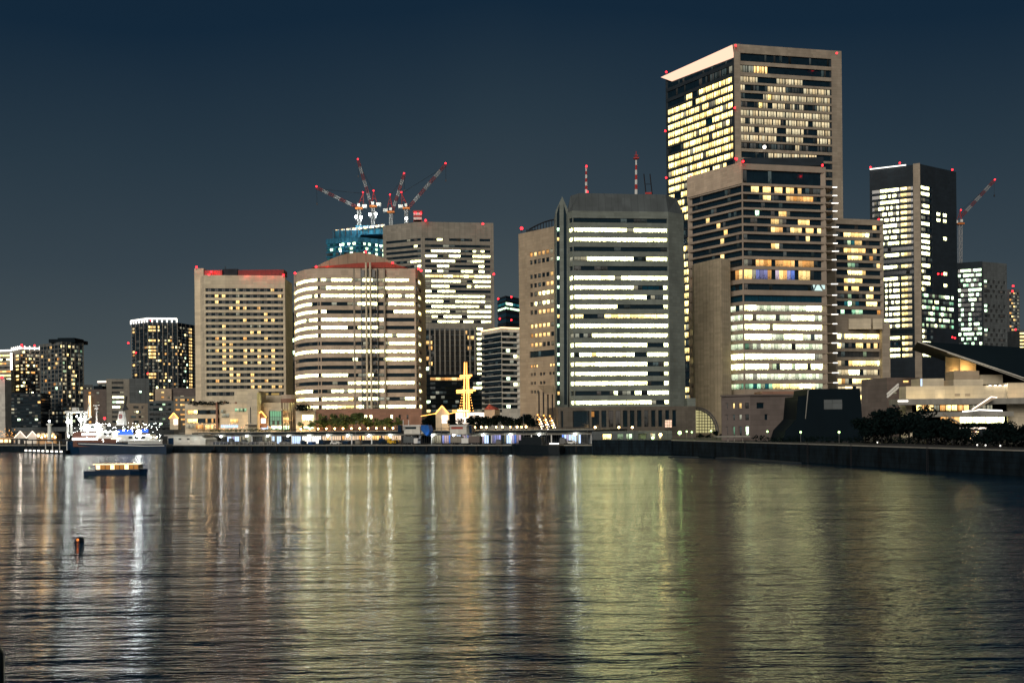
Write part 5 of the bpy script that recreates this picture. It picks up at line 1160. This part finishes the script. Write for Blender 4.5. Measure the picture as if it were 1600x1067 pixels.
for x0, x1, y0, y1 in ((166, 171, 676, 679), (174, 178, 676, 679), (136, 141, 665, 668), (144, 149, 665, 668), (206, 212, 682, 685), (216, 222, 682, 685), (226, 232, 682, 685)):
    m = MB(); sp(m, x0, y0, x1, y1, .2, 'glass_dark', 3.55 if x0 > 200 else (3.1 if x0 > 160 else 2.7)); m.build('window', wdh)
m = MB(); s = 417/F
def L3(px, py, y=0.0): return Vector((-(px-182)*s, y, (707.9-py)*s))
# funnel
m = MB(); A = [L3(183, 664, 1.3), L3(195, 664, 1.3), L3(193, 642.5, .9), L3(186.5, 642.5, .9)]
m.slab(A, [Vector((p.x, -p.y, p.z)) for p in A], 'paint_white'); fnl = m.build('funnel', r0)
m = MB(); sp(m, 187.2, 647.5, 191.6, 654, .12, 'paint_red', 1.4); sp(m, 188, 649, 190.8, 652.5, .12, 'steel', 1.5); m.build('funnel_mark', fnl)
# gantry at the bow
m = MB(); 
for px in (105, 127): m.tube(L3(px, 680, 1.5), L3(px, 643, 1.5), .5, 'paint_white'); m.tube(L3(px, 680, -1.5), L3(px, 643, -1.5), .5, 'paint_white')
m.tube(L3(101, 643, 1.5), L3(131, 643, 1.5), .5, 'paint_white'); m.tube(L3(101, 643, -1.5), L3(131, 643, -1.5), .5, 'paint_white'); m.box(L3(115, 639), (2, 2, 1.6), 'paint_white'); m.build('gantry', r0)
# masts
m = MB(); m.tube(L3(149, 672), L3(149, 633), .45, 'paint_white', .25); m.tube(L3(144, 633), L3(154, 633), .2, 'paint_white'); m.tube(L3(146, 638), L3(152, 638), .3, 'paint_white'); m.build('main_mast', r0)
m = MB(); m.tube(L3(131, 660), L3(138, 628), .4, 'paint_white', .2); m.tube(L3(133, 655), L3(141, 650), .3, 'paint_white'); m.build('crane_boom', r0)
# dark folded sail aft
m = MB(); A = [L3(191, 642, 0), L3(200, 640, 0), L3(196, 634, 0), L3(198, 620, 0), L3(196.4, 619, 0), L3(194, 634, 0)]
m.slab([Vector((p.x, .5, p.z)) for p in A], [Vector((p.x, -.5, p.z)) for p in A], 'paint_black'); m.build('furled_sail', r0)
m = MB(); sp(m, 188, 672, 212, 679, .2, 'glow_blue', 3.0); sp(m, 226, 671, 236, 676, .2, 'glow_blue', 3.0)
m.build('blue_banner', r0)
# white net railing along the stern
m = MB()
for i in range(34): m.tube(L3(206+1.6*i, 688, 4.1), L3(207.6+1.6*i, 694, 4.1), .12, 'paint_white', n=4); m.tube(L3(207.6+1.6*i, 688, 4.1), L3(206+1.6*i, 694, 4.1), .12, 'paint_white', n=4)
m.tube(L3(190, 688, 4.1), L3(261, 687.5, 4.1), .14, 'paint_white', n=4); m.build('stern_rail', r0)
rr = random.Random(2); shipR = Matrix.Rotation(0, 3, 'Z')
# local x runs towards the bow: mirror so that the bow is on the left of the picture
for px, py, e_, mt, r in ((106, 658, 900, 'glow_white', .8), (126, 655, 900, 'glow_white', .9), (222, 675, 2600, 'glow_flood', 1.0), (156, 662, 600, 'glow_white', .5), (175, 664, 400, 'glow_white', .42), (120, 650, 200, 'glow_white', .35),
                          (134, 668, 250, 'glow_white', .4), (143, 670, 250, 'glow_white', .4), (163, 670, 250, 'glow_white', .35), (198, 672, 250, 'glow_white', .3), (238, 680, 250, 'glow_white', .3), (212, 668, 150, 'glow_white', .25), (164.5, 653.5, 60, 'glow_red', .5), (110, 681, 200, 'glow_white', .35), (186, 674, 200, 'glow_white', .3), (250, 684, 150, 'glow_warm', .3)):
    m = MB(); c = L3(px, py, 3.4 if py > 660 else 1.6); m.ball(c, r, mt); m.box(c-Vector((0, 0, r+.2)), (.2, .2, .5), 'steel'); m.build('deck_light', r0)
    if mt != 'glow_red':
        wp = Vector((sp_.x, sp_.y+4.4, 0))+Matrix.Rotation(math.pi+QA*.15, 3, 'Z') @ c; lamp(wp+Vector((0, -1.2 if py > 660 else -1, .3)), e_*.28, (.92, 1, .95), .5)
m = MB()
for i in range(150):
    px = rr.uniform(118, 256); m.ball(L3(px, rr.uniform(661, 690), rr.uniform(2.6, 4.2)), .09, 'glow_white', n=4)
m.build('string_lights', r0)
r0.location = (sp_.x, sp_.y+4.4, 0); r0.rotation_euler = (0, 0, math.pi+QA*.15)
# covered landing pier left of the ship with a row of lamps at the water
r0 = thing('landing_pier', 'low dark landing pier with a row of white lamps just above the water', 'pier', Pz(60, 700, 0))
m = MB(); a_, b_ = Pz(38, 702.5, 1.2), Pz(102, 704.5, 1.2); a_, b_ = a_.xy, b_.xy; m.prism([a_, b_, b_+Vector((1, 7)), a_+Vector((1, 7))], -.5, 1.5, 'quay_dark'); m.build('deck', r0)
for i in range(9): p = a_.lerp(b_, (i+.6)/9.3); m = MB(); m.box((p.x, p.y-.2, .95), (1.5, .3, .7), 'strip_white'); m.build('lamp', r0)
m = MB(); m.prism([a_+Vector((-1, 1)), b_+Vector((0, 1)), b_+Vector((1, 6)), a_+Vector((0, 6))], 5.4, 5.8, 'wall_dark'); m.build('roof', r0)
for i in range(7): p = a_.lerp(b_, i/6); m = MB(); m.box((p.x, p.y+1.6, 3.4), (.3, .3, 4), 'paint_white' if i > 2 else 'paint_black'); m.build('post', r0)
r1 = thing('mooring_dolphin', 'black timber mooring dolphin standing in the water at left', 'mooring frame', Pz(26, 704, 0))
m = MB(); 
for px in (19, 26, 34.5):
    p = Pz(px, 703, 0); m.box((p.x, p.y, 2.6), (.9 if px < 30 else 1.6, .9, 6.0), 'paint_black')
m.build('pile', r1); m = MB(); p, q = Pz(17, 703, 0), Pz(38, 703, 0); m.box(((p.x+q.x)/2, p.y, 5.5), (q.x-p.x, 1.4, .5), 'paint_black'); m.build('cross_beam', r1)
r2 = thing('dinghy', 'dark low launch lying on the landing pier left of the ship', 'boat', Vector((0, 0, 0)))
m = MB(); hull(m, 12, 3, -.2, 1.2, 'paint_black'); m.build('hull', r2); m = MB(); m.box((-1, 0, 1.5), (4, 2, .7), 'paint_navy'); m.build('cabin', r2); p = Pz(80, 704, 0); r2.location = (p.x, p.y+1.5, 1.55); r2.rotation_euler = (0, 0, .1)
# bright restaurant boat at the far left
r3 = thing('restaurant_boat', 'boat strung with many gold lights at the left edge', 'boat', Vector((0, 0, 0)))
m = MB(); hull(m, 24, 6, -.3, 2.6, 'paint_black'); m.build('hull', r3); m = MB(); m.box((-2, 0, 4.4), (19, 4.6, 3.4), 'roof_dome'); cb3 = m.build('cabin', r3)
for i in range(7): m = MB(); m.box((-10+2.5*i, -2.4, 4.2), (1.6, .15, 1.6), 'strip_warm'); m.build('window', cb3)
m = MB(); rr = random.Random(6)
for i in range(70): m.ball((rr.uniform(-12, 9), rr.uniform(-2.8, 1), rr.uniform(5, 11.5)*(1 if i % 2 else .7)), .18, 'string_gold', n=4)
for x in (-9, -3, 3, 7): m.tube((x, 0, 6), (x, 0, 12), .12, 'steel')
m.build('string_lights', r3); p = Pz(4, 700.5, 0); r3.location = (p.x, p.y+1, 0); r3.rotation_euler = (0, 0, .05); lamp((p.x, p.y-4, 8), 500)
# twin gabled market tents, lit
for k, (px, lab) in enumerate(((32, 'left one of two glowing white gabled tents'), (51, 'right one of two glowing white gabled tents'))):
    r_ = thing('gabled_tent', lab, 'tent', P(px, 690, 520), 'gabled tents at the left'); m = MB()
    A = [P(px-9.5, 684, 520), P(px+9.5, 684, 520), P(px, 673.5, 520)]; m.slab(A, [q+Vector((0, 12, 0)) for q in A], 'sail_cloth'); m.build('gable_roof', r_)
    m = MB()
    for q in A[:2]: m.tube(q+Vector((0, -.3, 0)), A[2]+Vector((0, -.3, 0)), .22, 'strip_pink', n=4)
    m.build('light_strip', r_); m = MB(); pbox(m, px-9, 684.2, px+9, 694, 520.5, 10, 'wall_white', zmin=1); m.build('wall', r_); lamp(P(px, 682, 515), 500, (1, .85, .7))
# lighthouse-like white statue column
r_ = thing('white_column', 'white round column monument left of the ship gantry', 'monument', P(77.5, 674, 500)); m = MB(); m.tube(P(77.5, 690, 500), P(77.5, 664, 500), 1.1, 'paint_white', .9, n=10); m.build('shaft', r_)
m = MB(); m.tube(P(77.5, 664, 500), P(77.5, 662, 500), 1.6, 'paint_white', n=10); m.ball(P(77, 658, 500), .5, 'glow_white'); m.tube(P(77, 662, 500), P(77, 640, 500), .12, 'steel'); m.build('top', r_); lamp(P(78, 672, 494), 300, (.9, 1, .85))
r_ = thing('food_stall', 'stall with curved white awning and orange lights beside the white column', 'stall', P(72, 690, 505)); m = MB(); pbox(m, 57, 678, 88, 685, 506, 6, 'roof_dome', zmin=1); m.build('counter', r_)
for i in range(4):
    m = MB(); A = [P(60+7.5*i+3.4*math.cos(math.pi*j/6), 680-4*math.sin(math.pi*j/6), 504) for j in range(7)]; A.reverse(); m.slab(A[::-1], [q+Vector((0, 5, 0)) for q in A[::-1]], 'sail_cloth'); m.build('awning', r_)
for i in range(6): m = MB(); m.ball(P(60+5.2*i, 681+(i % 2)*2, 503.5), .5, 'glow_warm', n=6); m.build('bulb', r_)
lamp(P(72, 680, 500), 500)
# water bus
r0 = thing('water_bus', 'low passenger boat under way with a glowing orange window band', 'boat', Vector((0, 0, 0)))
c = Pz(178, 742, 0); m = MB(); hull(m, 13.6, 3.4, -.25, .9, 'paint_navy', bow=.25, sheer=.35); m.build('hull', r0)
m = MB(); m.box((.6, 0, 1.05), (9.5, 2.9, .35), 'paint_navy'); m.box((.3, 0, 2.28), (10.6, 3.0, .16), 'paint_white'); m.build('cabin', r0)
for i in range(9): m = MB(); m.box((-3.6+1.03*i, 0, 1.72), (.86, 2.7, .95), 'room_amber' if i % 3 else 'strip_warm'); m.build('window', r0)
for i in range(10): m = MB(); m.box((-4.12+1.03*i, 0, 1.72), (.1, 2.8, .96), 'frame_dark'); m.build('window_post', r0)
m = MB(); m.box((.5, -1.52, 2.42), (10, .12, .12), 'strip_warm'); m.build('roof_light', r0); m = MB(); m.ball((-6, 0, 1.6), .12, 'glow_green', n=6); m.build('bow_light', r0)
m = MB()
for i in range(8): m.tube((-5.6+.25*i, -1.2-.03*i, .9), (-5.6+.25*i, -1.2-.03*i, 1.5), .03, 'paint_white', n=4)
m.tube((-5.7, -1.2, 1.5), (-3.8, -1.42, 1.5), .03, 'paint_white', n=4); m.tube((4.9, -1.3, 1.4), (6.2, -.9, 1.5), .03, 'paint_white', n=4); m.build('deck_rail', r0)
m = MB(); m.tube((3.6, 0, 2.36), (3.6, 0, 3.5), .04, 'paint_white', n=4); m.box((3.6, 0, 3.1), (.9, .1, .08), 'paint_white'); m.build('mast', r0)
r0.location = (c.x, c.y+1.7, 0); r0.rotation_euler = (0, 0, .03); lamp((c.x-1, c.y-.6, 1.4), 18, (1, .5, .2), .4)
# buoy and sticks
c = Pz(124, 845, 0); r0 = thing('buoy', 'small dark buoy with an orange lamp floating near the left', 'buoy', c); m = MB(); m.tube((c.x, c.y, -.2), (c.x, c.y, .12), .42, 'paint_black', n=12); m.tube((c.x, c.y, .12), (c.x, c.y, .38), .42, 'paint_black', .30, n=12); m.build('float', r0)
m = MB(); m.tube((c.x, c.y, .38), (c.x, c.y, .75), .05, 'steel'); m.build('lamp_post', r0)
m = MB(); m.ball((c.x+.05, c.y-.45, .16), .10, 'buoy_orange', n=6); m.build('lamp', r0)
for px, py, lab in ((374, 858, 'thin dark stake in the water, the nearer of two'), (339, 840, 'thin dark stake in the water, farther left of two')):
    c = Pz(px, py, 0); m = MB(); m.tube((c.x, c.y, -.3), (c.x, c.y, .4), .03, 'paint_black'); m.ball((c.x, c.y, .4), .09, 'paint_black'); tag(m.build('marker_stake', org=c), lab, 'marker stake')
c = Pz(386, 831, 0); m = MB(); m.ball((c.x, c.y, .12), .13, 'paint_white'); tag(m.build('float', org=c), 'tiny white float on the water right of the stakes', 'float')
c = Pz(-10, 1085, 0); m = MB(); m.tube((c.x, c.y, -1), (c.x, c.y, 1.55), .36, 'paint_black', n=14); m.ball((c.x, c.y, 1.52), .36, 'paint_black', n=14); tag(m.build('mooring_pile', org=c), 'black rounded mooring pile cut by the lower left corner', 'mooring pile')

# ------------------------------------------------------------------ RIGHT: park shore
r0 = thing('arched_atrium', 'quarter round glass vault glowing yellow behind the street lamps', 'atrium', P(1090, 680, 402))
cxp, cyp = 1088, 676; m = MB(); A = [P(cxp, cyp, 402)]+[P(cxp+30*math.sin(t*math.pi/20), cyp-35*math.cos(t*math.pi/20), 402) for t in range(11)]
m.slab(A[::-1], [p+Vector((0, 12, 0)) for p in A[::-1]], 'arch_glow'); m.build('glass_vault', r0)
m = MB()
for k in (0, 1):
    R_ = [P(cxp+(31+3.5*k)*math.sin(t*math.pi/24), cyp-(36+3.2*k)*math.cos(t*math.pi/24), 401) for t in range(13)]
    for a_, b_ in zip(R_[:-1], R_[1:]): m.tube(a_, b_, .28, 'steel', n=4)
    if k:
        for a_, b_ in zip(R_, R0): m.tube(a_, b_, .16, 'steel', n=4)
    R0 = R_
m.build('arch_truss', r0); m = MB()
for i in range(1, 7): p = P(cxp+4.4*i, 676, 401.7); q = P(cxp+4.4*i, cyp-35*math.sqrt(max(0, 1-(4.4*i/30)**2)), 401.7); m.tube(p, q, .13, 'frame_dark', n=4)
for i in range(1, 8): y = 676-4.5*i; q = P(cxp+30*math.sqrt(max(0, 1-(4.5*i/35)**2)), y, 401.7); m.tube(P(cxp, y, 401.7), q, .13, 'frame_dark', n=4)
m.build('glazing_bars', r0)
T = tower('shore_building', 'low mauve building with a lit glazed left bay and blank right wall', 'building', [(1127, 620, 318, 1), (1172, 618.5, 312), (1247, 617.5, 316, 1)],
          [(629, 638), (647, 656), (666, 680)], {0: (.1, .95, ['fXWXWXf', 'fXfXdXf', 'fXgXfXC']), 1: (.05, .95, ['XDDXXXXXXDX', 'XXXDXXXXXDX', 'XXXXXXXXXXX'])}, 'wall_mauve', pane=1.6, back=14, base=4.3)
m = MB(); a_, b_ = T.poly[0], T.poly[1]; m.prism([T.poly[0]+Vector((-.4, -.4)), T.poly[1]+Vector((0, -.6)), T.poly[2]+Vector((0, -.4)), T.poly[3]+Vector((0, .4))], T.zt+.01, T.zt+.5, 'wall_mauve'); m.build('cornice', T.root)
m = MB(); pbox(m, 1190, 611.5, 1250, 617, 322, 10, 'wall_brick'); m.build('roof_plant', T.root)
m = MB(); pbox(m, 1120, 681, 1172, 682.4, 305, 5, 'concrete'); 
for px in (1137, 1147, 1160): pbox(m, px, 682.4, px+1, 690, 306, .3, 'concrete')
tag(m.build('shelter', org=P(1140, 690, 306)), 'low pale roofed shelter in front of the mauve building', 'shelter')
r0 = thing('gate_structure', 'huge black flood gate housing with a blank grey panel', 'gate house', P(1300, 690, 292)); m = MB()
A = [P(1222, 690, 292), P(1350, 692, 292), P(1347, 650, 292), P(1343.5, 606.5, 292), P(1262, 608, 292), P(1260, 618, 292), P(1247, 619.5, 292), P(1244, 655, 292), P(1228, 672, 292)]
m.slab(A, [p+Vector((0, 14, 0)) for p in A], 'wall_black'); m.build('housing', r0)
m = MB(); A = [P(1258, 654, 291.9), P(1259, 654, 291.9), P(1263.5, 609, 291.9), P(1262, 609, 291.9)]; m.slab(A, [p+Vector((0, .08, 0)) for p in A], 'concrete'); m.build('edge_trim', r0)
m = MB(); pbox(m, 1287.5, 624.5, 1316, 639.2, 291.85, .15, 'wall_dim'); m.build('blank_panel', r0)
# green street lamps
SLp = None
slp = [(1111, 673, 340, 'left of the mauve building, by the arched atrium'), (1199, 674, 300, 'in front of the mauve building wall'), (1251, 675, 280, 'at the left flank of the black gate house'), (1311, 675, 262, 'in front of the middle of the black gate house'), (1073, 674, 352, 'second of the lamps by the stone podium corner'), (1081, 675, 354, 'third of the lamps by the stone podium corner')]
for px, py, Y, lab in slp:
    p = P(px, py, Y)
    if SLp is None:
        SLp = thing('street_lamp', '', 'street lamp', Vector((0, 0, 0)), 'greenish street lamps on the shore'); m = MB(); m.tube((0, 0, 0), (0, 0, 3.2), .08, 'steel'); m.build('pole', SLp); m = MB(); m.ball((0, 0, 3.4), .32, 'glow_green'); m.build('lamp_globe', SLp); o = SLp
        o.location = (p.x, p.y, p.z-3.4)
    else: o = clone(SLp, Vector((p.x, p.y, p.z-3.4)))
    o['label'] = 'green glowing street lamp '+lab; lamp((p.x, p.y-.5, p.z), 16, (.7, 1, .4), .3)
r0 = thing('flood_lamp', 'brightest green ground floodlight by the stone podium corner', 'floodlight', P(1062, 680, 350)); m = MB(); m.ball(P(1062, 676, 350), .7, 'glow_green'); m.tube(P(1062, 682, 350), P(1062, 678, 350), .1, 'steel'); m.build('head', r0); lamp(P(1062, 675, 348), 90, (.6, 1, .3), .5)
for px, py, lab in ((1020, 684, 'yellow green lamp at the foot of the stone podium'), (1032, 679, 'warm lamp beside the stair by the stone podium')):
    r_ = thing('floor_lamp', lab, 'lamp', P(px, py+3, 350)); m = MB(); m.ball(P(px, py, 350), .55, 'glow_green' if px < 1025 else 'glow_warm'); m.tube(P(px, py+3, 350), P(px, py+1, 350), .1, 'steel'); m.build('head', r_); lamp(P(px, py-1, 348), 90, (.75, 1, .35), .4)
for px, lab in ((1163, 'thin steel ladder on the sea wall below the mauve building'), (1262, 'thin steel ladder on the sea wall below the black gate house'), (1330, 'thin steel ladder on the sea wall right of the black gate house'), (1450, 'thin steel ladder on the sea wall below the dark trees')):
    best = None
    for a_, b_ in zip(sea[:-1], sea[1:]):
        for k in range(60):
            q = a_.lerp(b_, k/60); u = CX+F*q.x/q.y
            if best is None or abs(u-px) < best[0]: best = (abs(u-px), q, (b_-a_).normalized())
    q, d = best[1], best[2]; nn = Vector((-d.y, d.x)); r_ = thing('ladder', lab, 'ladder', Vector((q.x, q.y, 0)), 'ladders on the sea wall'); m = MB()
    for s_ in (-.25, .25): p = q+d*s_-nn*.15; m.tube((p.x, p.y, -.2), (p.x, p.y, 4.9), .04, 'steel_dark', n=4)
    m.build('stringer', r_); m = MB()
    for z in range(12): p, p2 = q-d*.25-nn*.15, q+d*.25-nn*.15; m.tube((p.x, p.y, .2+.4*z), (p2.x, p2.y, .2+.4*z), .03, 'steel_dark', n=4)
    m.build('rung', r_)
# low lit arcade under the podium
T = tower('lit_arcade', 'low arcade with green lit openings at the foot of the stone podium', 'arcade', [(926, 674, 352, 1), (1050, 675, 356, 1)], [(678, 687)], {0: (.08, .95, ['XyyyXXggXgCXXGGGXdgXyXX'])}, 'wall_dim', back=8, pane=2)
for px in (930, 967, 988): r_ = thing('amber_lamp', {930: 'amber roof lamp left most above the lit arcade', 967: 'amber roof lamp middle above the lit arcade', 988: 'amber roof lamp right most above the lit arcade'}[px], 'lamp', P(px, 670, 356)); m = MB(); m.ball(P(px, 667.5, 356), .4, 'glow_warm', n=6); m.tube(P(px, 674, 356), P(px, 668.5, 356), .08, 'steel'); m.build('head', r_)
# shore trees
rr = random.Random(77); sp = []; labs = []
tx = [(1352, 650, 262), (1365, 644, 258), (1378, 652, 250), (1392, 636, 262), (1406, 634, 266), (1420, 637, 258), (1434, 648, 246), (1448, 655, 240), (1462, 656, 236), (1476, 652, 232), (1490, 655, 228), (1503, 662, 222), (1512, 668, 214), (1546, 668, 206), (1560, 660, 210), (1574, 657, 212), (1588, 663, 206), (1602, 658, 204), (1618, 660, 200), (1095, 676, 362), (1106, 680, 356), (1120, 672, 352)]
for i, (px, py, Y) in enumerate(tx):
    p = P(px, py, Y); h = max(p.z-4.3, 1.8); sp.append((Vector((p.x, p.y, 4.3)), h/7.3))
    labs.append('dark shore tree, ' + ('number-free',)[0] if 0 else '')
names = ['against the right edge of the black gate house', 'second right of the black gate house', 'low, third right of the black gate house', 'tallest group left member, below the lit terraces', 'tallest, directly below the left terrace corner', 'tall, right of the tallest one', 'stepping down right of the tall group', 'below the lit restaurant terrace left part', 'below the lit restaurant terrace middle', 'under the thin stair of the terraces', 'left of the orange lit gap, third from it', 'left of the orange lit gap, second from it', 'immediately left of the orange lit gap', 'immediately right of the orange lit gap', 'second right of the orange lit gap', 'third right of the orange lit gap', 'fourth right of the orange lit gap', 'cut by the right edge of the view', 'just beyond the right edge of the view', 'small, at the foot of the arched atrium', 'small, between atrium and first street lamp', 'small, touching the mauve building']
grove(sp, lambda i: 'dark shore tree '+names[i], 'dark trees on the shore', 'leaf_unlit', 7.0, 3.5, .42, 1300, seed=60)
m = MB()
for i in range(60):
    px = 1180+i*7.3; Y = 300-i*1.55; q = P(px, 690, Y); crown(m, (q.x, q.y, 4.9), 1.4, 1.2, 1.0+rr.random()*.5, 60, .26, 'leaf_unlit', rr)
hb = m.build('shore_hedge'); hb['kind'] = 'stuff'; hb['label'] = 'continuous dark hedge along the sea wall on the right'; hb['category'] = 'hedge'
# ------------------------------------------------------------------ THEATRE and terraces
TH = thing('theatre_roof', 'huge dark wedge shaped theatre roof rising to a point at its left tip', 'roof', P(1500, 600, 345))
m = MB(); A = [P(1434, 533.5, 342), P(1600, 590, 342), P(1760, 645, 342), P(1760, 560, 342), P(1600, 543, 342)]
m.slab(A, [p+Vector((14, 40, 0)) for p in A], 'wall_black'); m.build('roof_shell', TH)
m = MB(); m.tube(P(1434, 533.8, 341.6), P(1600, 590.6, 341.6), .22, 'wall_white'); m.tube(P(1480, 551, 341.6), P(1600, 594, 341.6), .12, 'wall_white'); m.build('eave_trim', TH)
def blk(nm, lab, x0, y0, x1, y1, Y, dep, mat, kids=()):
    r_ = thing(nm, lab, 'building', P(x0, y1, Y)); m = MB(); pbox(m, x0, y0, x1, y1, Y, dep, mat, zmin=3 if y1 > 600 else None); m.build('wall', r_)
    for a_ in kids:
        m = MB(); pbox(m, *a_[1:5], Y-.12, .12, a_[5])
        for f_ in m.uv: f_[:] = [(.3, .5)]*len(f_)
        m.build(a_[0], r_)
    return r_
blk('stage_block', 'tall block washed in orange light beneath the theatre roof', 1500, 550, 1525, 592, 352, 12, 'wall_cream'); lamp(P(1482, 590, 357), 1600, (1, .55, .18), .4); lamp(P(1512, 576, 349.3), 800, (1, .58, .2), .3)
blk('upper_box', 'small beige box building in front of the orange lit block', 1490.5, 579.5, 1530, 593, 345, 7, 'wall_sand')
blk('upper_box', 'pale box building with a violet glow at its left end', 1438, 591.5, 1475, 604, 345, 8, 'wall_cream', [('violet_panel', 1438.5, 592, 1441, 603, 'panel_bluewhite')])
blk('upper_box', 'pale box building below the small beige one', 1490, 593, 1536, 604, 343.5, 8, 'wall_cream')
blk('upper_box', 'pale green box building on the right under the theatre eave', 1530.5, 585.5, 1567, 600, 348, 8, 'wall_cream')
blk('dark_backdrop_wall', 'dark recessed wall under the right half of the theatre roof', 1500, 565, 1700, 600, 366, 5, 'wall_dark')
W_ = blk('terrace_wall', 'long cream terrace wall washed by four downlights at its right end', 1415.5, 603.5, 1574, 624, 336, 6, 'wall_cream', [('vent', 1492, 615, 1500, 619, 'wall_taupe'), ('vent', 1508, 615, 1516, 619, 'wall_taupe')])
for px in (1547, 1555, 1562.5, 1571): lamp(P(px, 602, 335.2), 110, (1, .9, .65), .15); m = MB(); p = P(px, 602.4, 335.5); m.box(p, (.5, .5, .3), 'deck_lamp'); m.build('downlight', W_)
lamp(P(1471, 619, 334.8), 50, (1, .8, .5), .2)
for px in (1428, 1450, 1495, 1520): lamp(P(px, 622, 332.5), 260, (1, .8, .45), .3)  # added fill lamps without fittings, they brighten the terrace wall
blk('terrace_wall', 'cream terrace wall with palm shadows at the right edge', 1574.5, 598, 1680, 622, 335, 6, 'wall_cream'); lamp(P(1594, 617, 331), 300, (1, .7, .4), .3)
S_ = thing('terrace_slab', 'wide concrete terrace slab with a bright rail at its left tip', 'terrace', P(1500, 630, 330)); m = MB(); pbox(m, 1403, 623.5, 1700, 629.5, 328, 8, 'concrete'); m.build('slab', S_)
m = MB(); pbox(m, 1403, 625.5, 1419, 627.5, 327.8, .2, 'strip_white'); m.build('rail_light', S_)
S_ = thing('restaurant', 'glowing restaurant storeys between the terrace slabs on the right', 'restaurant', P(1500, 660, 334)); m = MB(); pbox(m, 1425, 629.6, 1580, 664, 336, 6, 'wall_cream', zmin=4.3); m.build('wall', S_)
for i in range(14):
    m = MB(); x = 1432+9.2*i; mt = ['room_yellow', 'room_amber', 'room_warm', 'room_dim', 'room_amber', 'room_yellow'][i % 6]
    if i > 9: mt = 'room_dim'
    if i < 13: a_, b_ = P(x, 633, 335.8), P(x+8, 641.5, 335.8); m.face([(a_.x, 335.8, b_.z), (b_.x, 335.8, b_.z), (b_.x, 335.8, a_.z), (a_.x, 335.8, a_.z)], mt, [(i*3+.1, .1), (i*3+2.9, .1), (i*3+2.9, .9), (i*3+.1, .9)]); m.build('upper_window', S_)
for i, x in enumerate(list(range(1470, 1570, 10))):
    m = MB(); mt = 'room_amber' if i < 3 else 'room_white'; a_, b_ = P(x, 651.5, 335.8), P(x+9, 661, 335.8); m.face([(a_.x, 335.8, b_.z), (b_.x, 335.8, b_.z), (b_.x, 335.8, a_.z), (a_.x, 335.8, a_.z)], mt, [(i*3+.1, .1), (i*3+2.9, .1), (i*3+2.9, .9), (i*3+.1, .9)]); m.build('lower_window', S_)
m = MB(); pbox(m, 1432, 644, 1584, 650, 330, 6, 'concrete'); m.build('balcony_slab', S_)
m = MB(); m.tube(P(1504, 643, 329), P(1530, 640.2, 329), .25, 'strip_white'); m.tube(P(1530, 640.2, 329), P(1566, 641.6, 329), .25, 'strip_white'); m.build('rail_light', S_)
S_ = thing('outdoor_stair', 'diagonal pale stair climbing from restaurant terrace to upper slab', 'stair', P(1520, 641, 325)); m = MB(); A = [P(1519, 641, 324.5), P(1524, 641, 324.5), P(1557, 621.5, 324.5), P(1549, 621.5, 324.5)]; m.slab(A, [p+Vector((0, 2.4, 0)) for p in A], 'wall_taupe'); m.build('flight', S_)
m = MB(); m.tube(P(1519, 639.6, 324.3), P(1549, 619.8, 324.3), .2, 'strip_pink'); m.tube(P(1549, 619.8, 324.3), P(1558, 621, 324.3), .2, 'strip_pink'); m.build('handrail', S_)
S_ = thing('lower_stair', 'thin dark diagonal stair descending below the balcony slab', 'stair', P(1490, 660, 326)); m = MB(); m.tube(P(1474, 646, 327), P(1502, 663, 327), .3, 'wall_taupe'); m.build('flight', S_)
S_ = thing('orange_cafe_front', 'narrow orange lit cafe front glimpsed through the gap in the trees', 'cafe', P(1522, 690, 300)); m = MB(); pbox(m, 1505, 668, 1542, 670, 296, 6, 'strip_pink'); m.build('lit_soffit', S_)
m = MB(); pbox(m, 1503, 670, 1545, 690, 302, 4, 'wall_dark', zmin=4.3); m.build('wall', S_); rr = random.Random(3)
for i in range(34):
    m = MB(); px = 1511+rr.random()*19; py = 672+rr.random()*20; pbox(m, px, py, px+1.2+rr.random()*1.5, py+1+rr.random()*1.8, 301.7, .25, ('strip_warm', 'wall_brick', 'strip_pink')[i % 3]); m.build('lit_pane', S_)
for px, lab in ((1371, 'tiny white lamp on the sea wall below the tallest trees'), (1527, 'pale lamp at the wall below the orange gap'), (1540, 'small pale lamp on the wall right of the orange gap'), (1563, 'rightmost small pale lamp on the wall')):
    Y = 232-(px-1371)*.22; p = P(px, 695 if px < 1400 else 701, Y); r_ = thing('wall_lamp', lab, 'lamp', Vector((p.x, p.y, 4.66))); m = MB(); m.ball((p.x, p.y, 5.1), .16, 'strip_white', n=6); m.tube((p.x, p.y, 4.66), (p.x, p.y, 5), .05, 'steel'); m.build('head', r_)
# orange lit block behind the left end of the theatre
T = tower('lobby_block', 'low purplish block with small lit rooms left of the theatre terraces', 'building', [(1386, 590, 380, 1), (1436, 586, 384, 1)], rowsg(596, 9, 5, 4), {0: (.1, .9, ['XXWX', 'XXXX', 'dXXA'])}, 'wall_mauve', back=16)
m = MB(); m.tube(P(1386, 616, 340), P(1404, 600, 340), .35, 'paint_white'); m.tube(P(1386, 621, 340), P(1404, 605, 340), .35, 'paint_white')
for i in range(6): m.tube(P(1386+3.4*i, 616-3*i, 340), P(1388+3.2*i, 620-3*i, 340), .15, 'paint_white', n=4)
tag(m.build('truss_stair', org=P(1386, 621, 340)), 'white trussed stair rising beside the apartment hotel', 'stair')
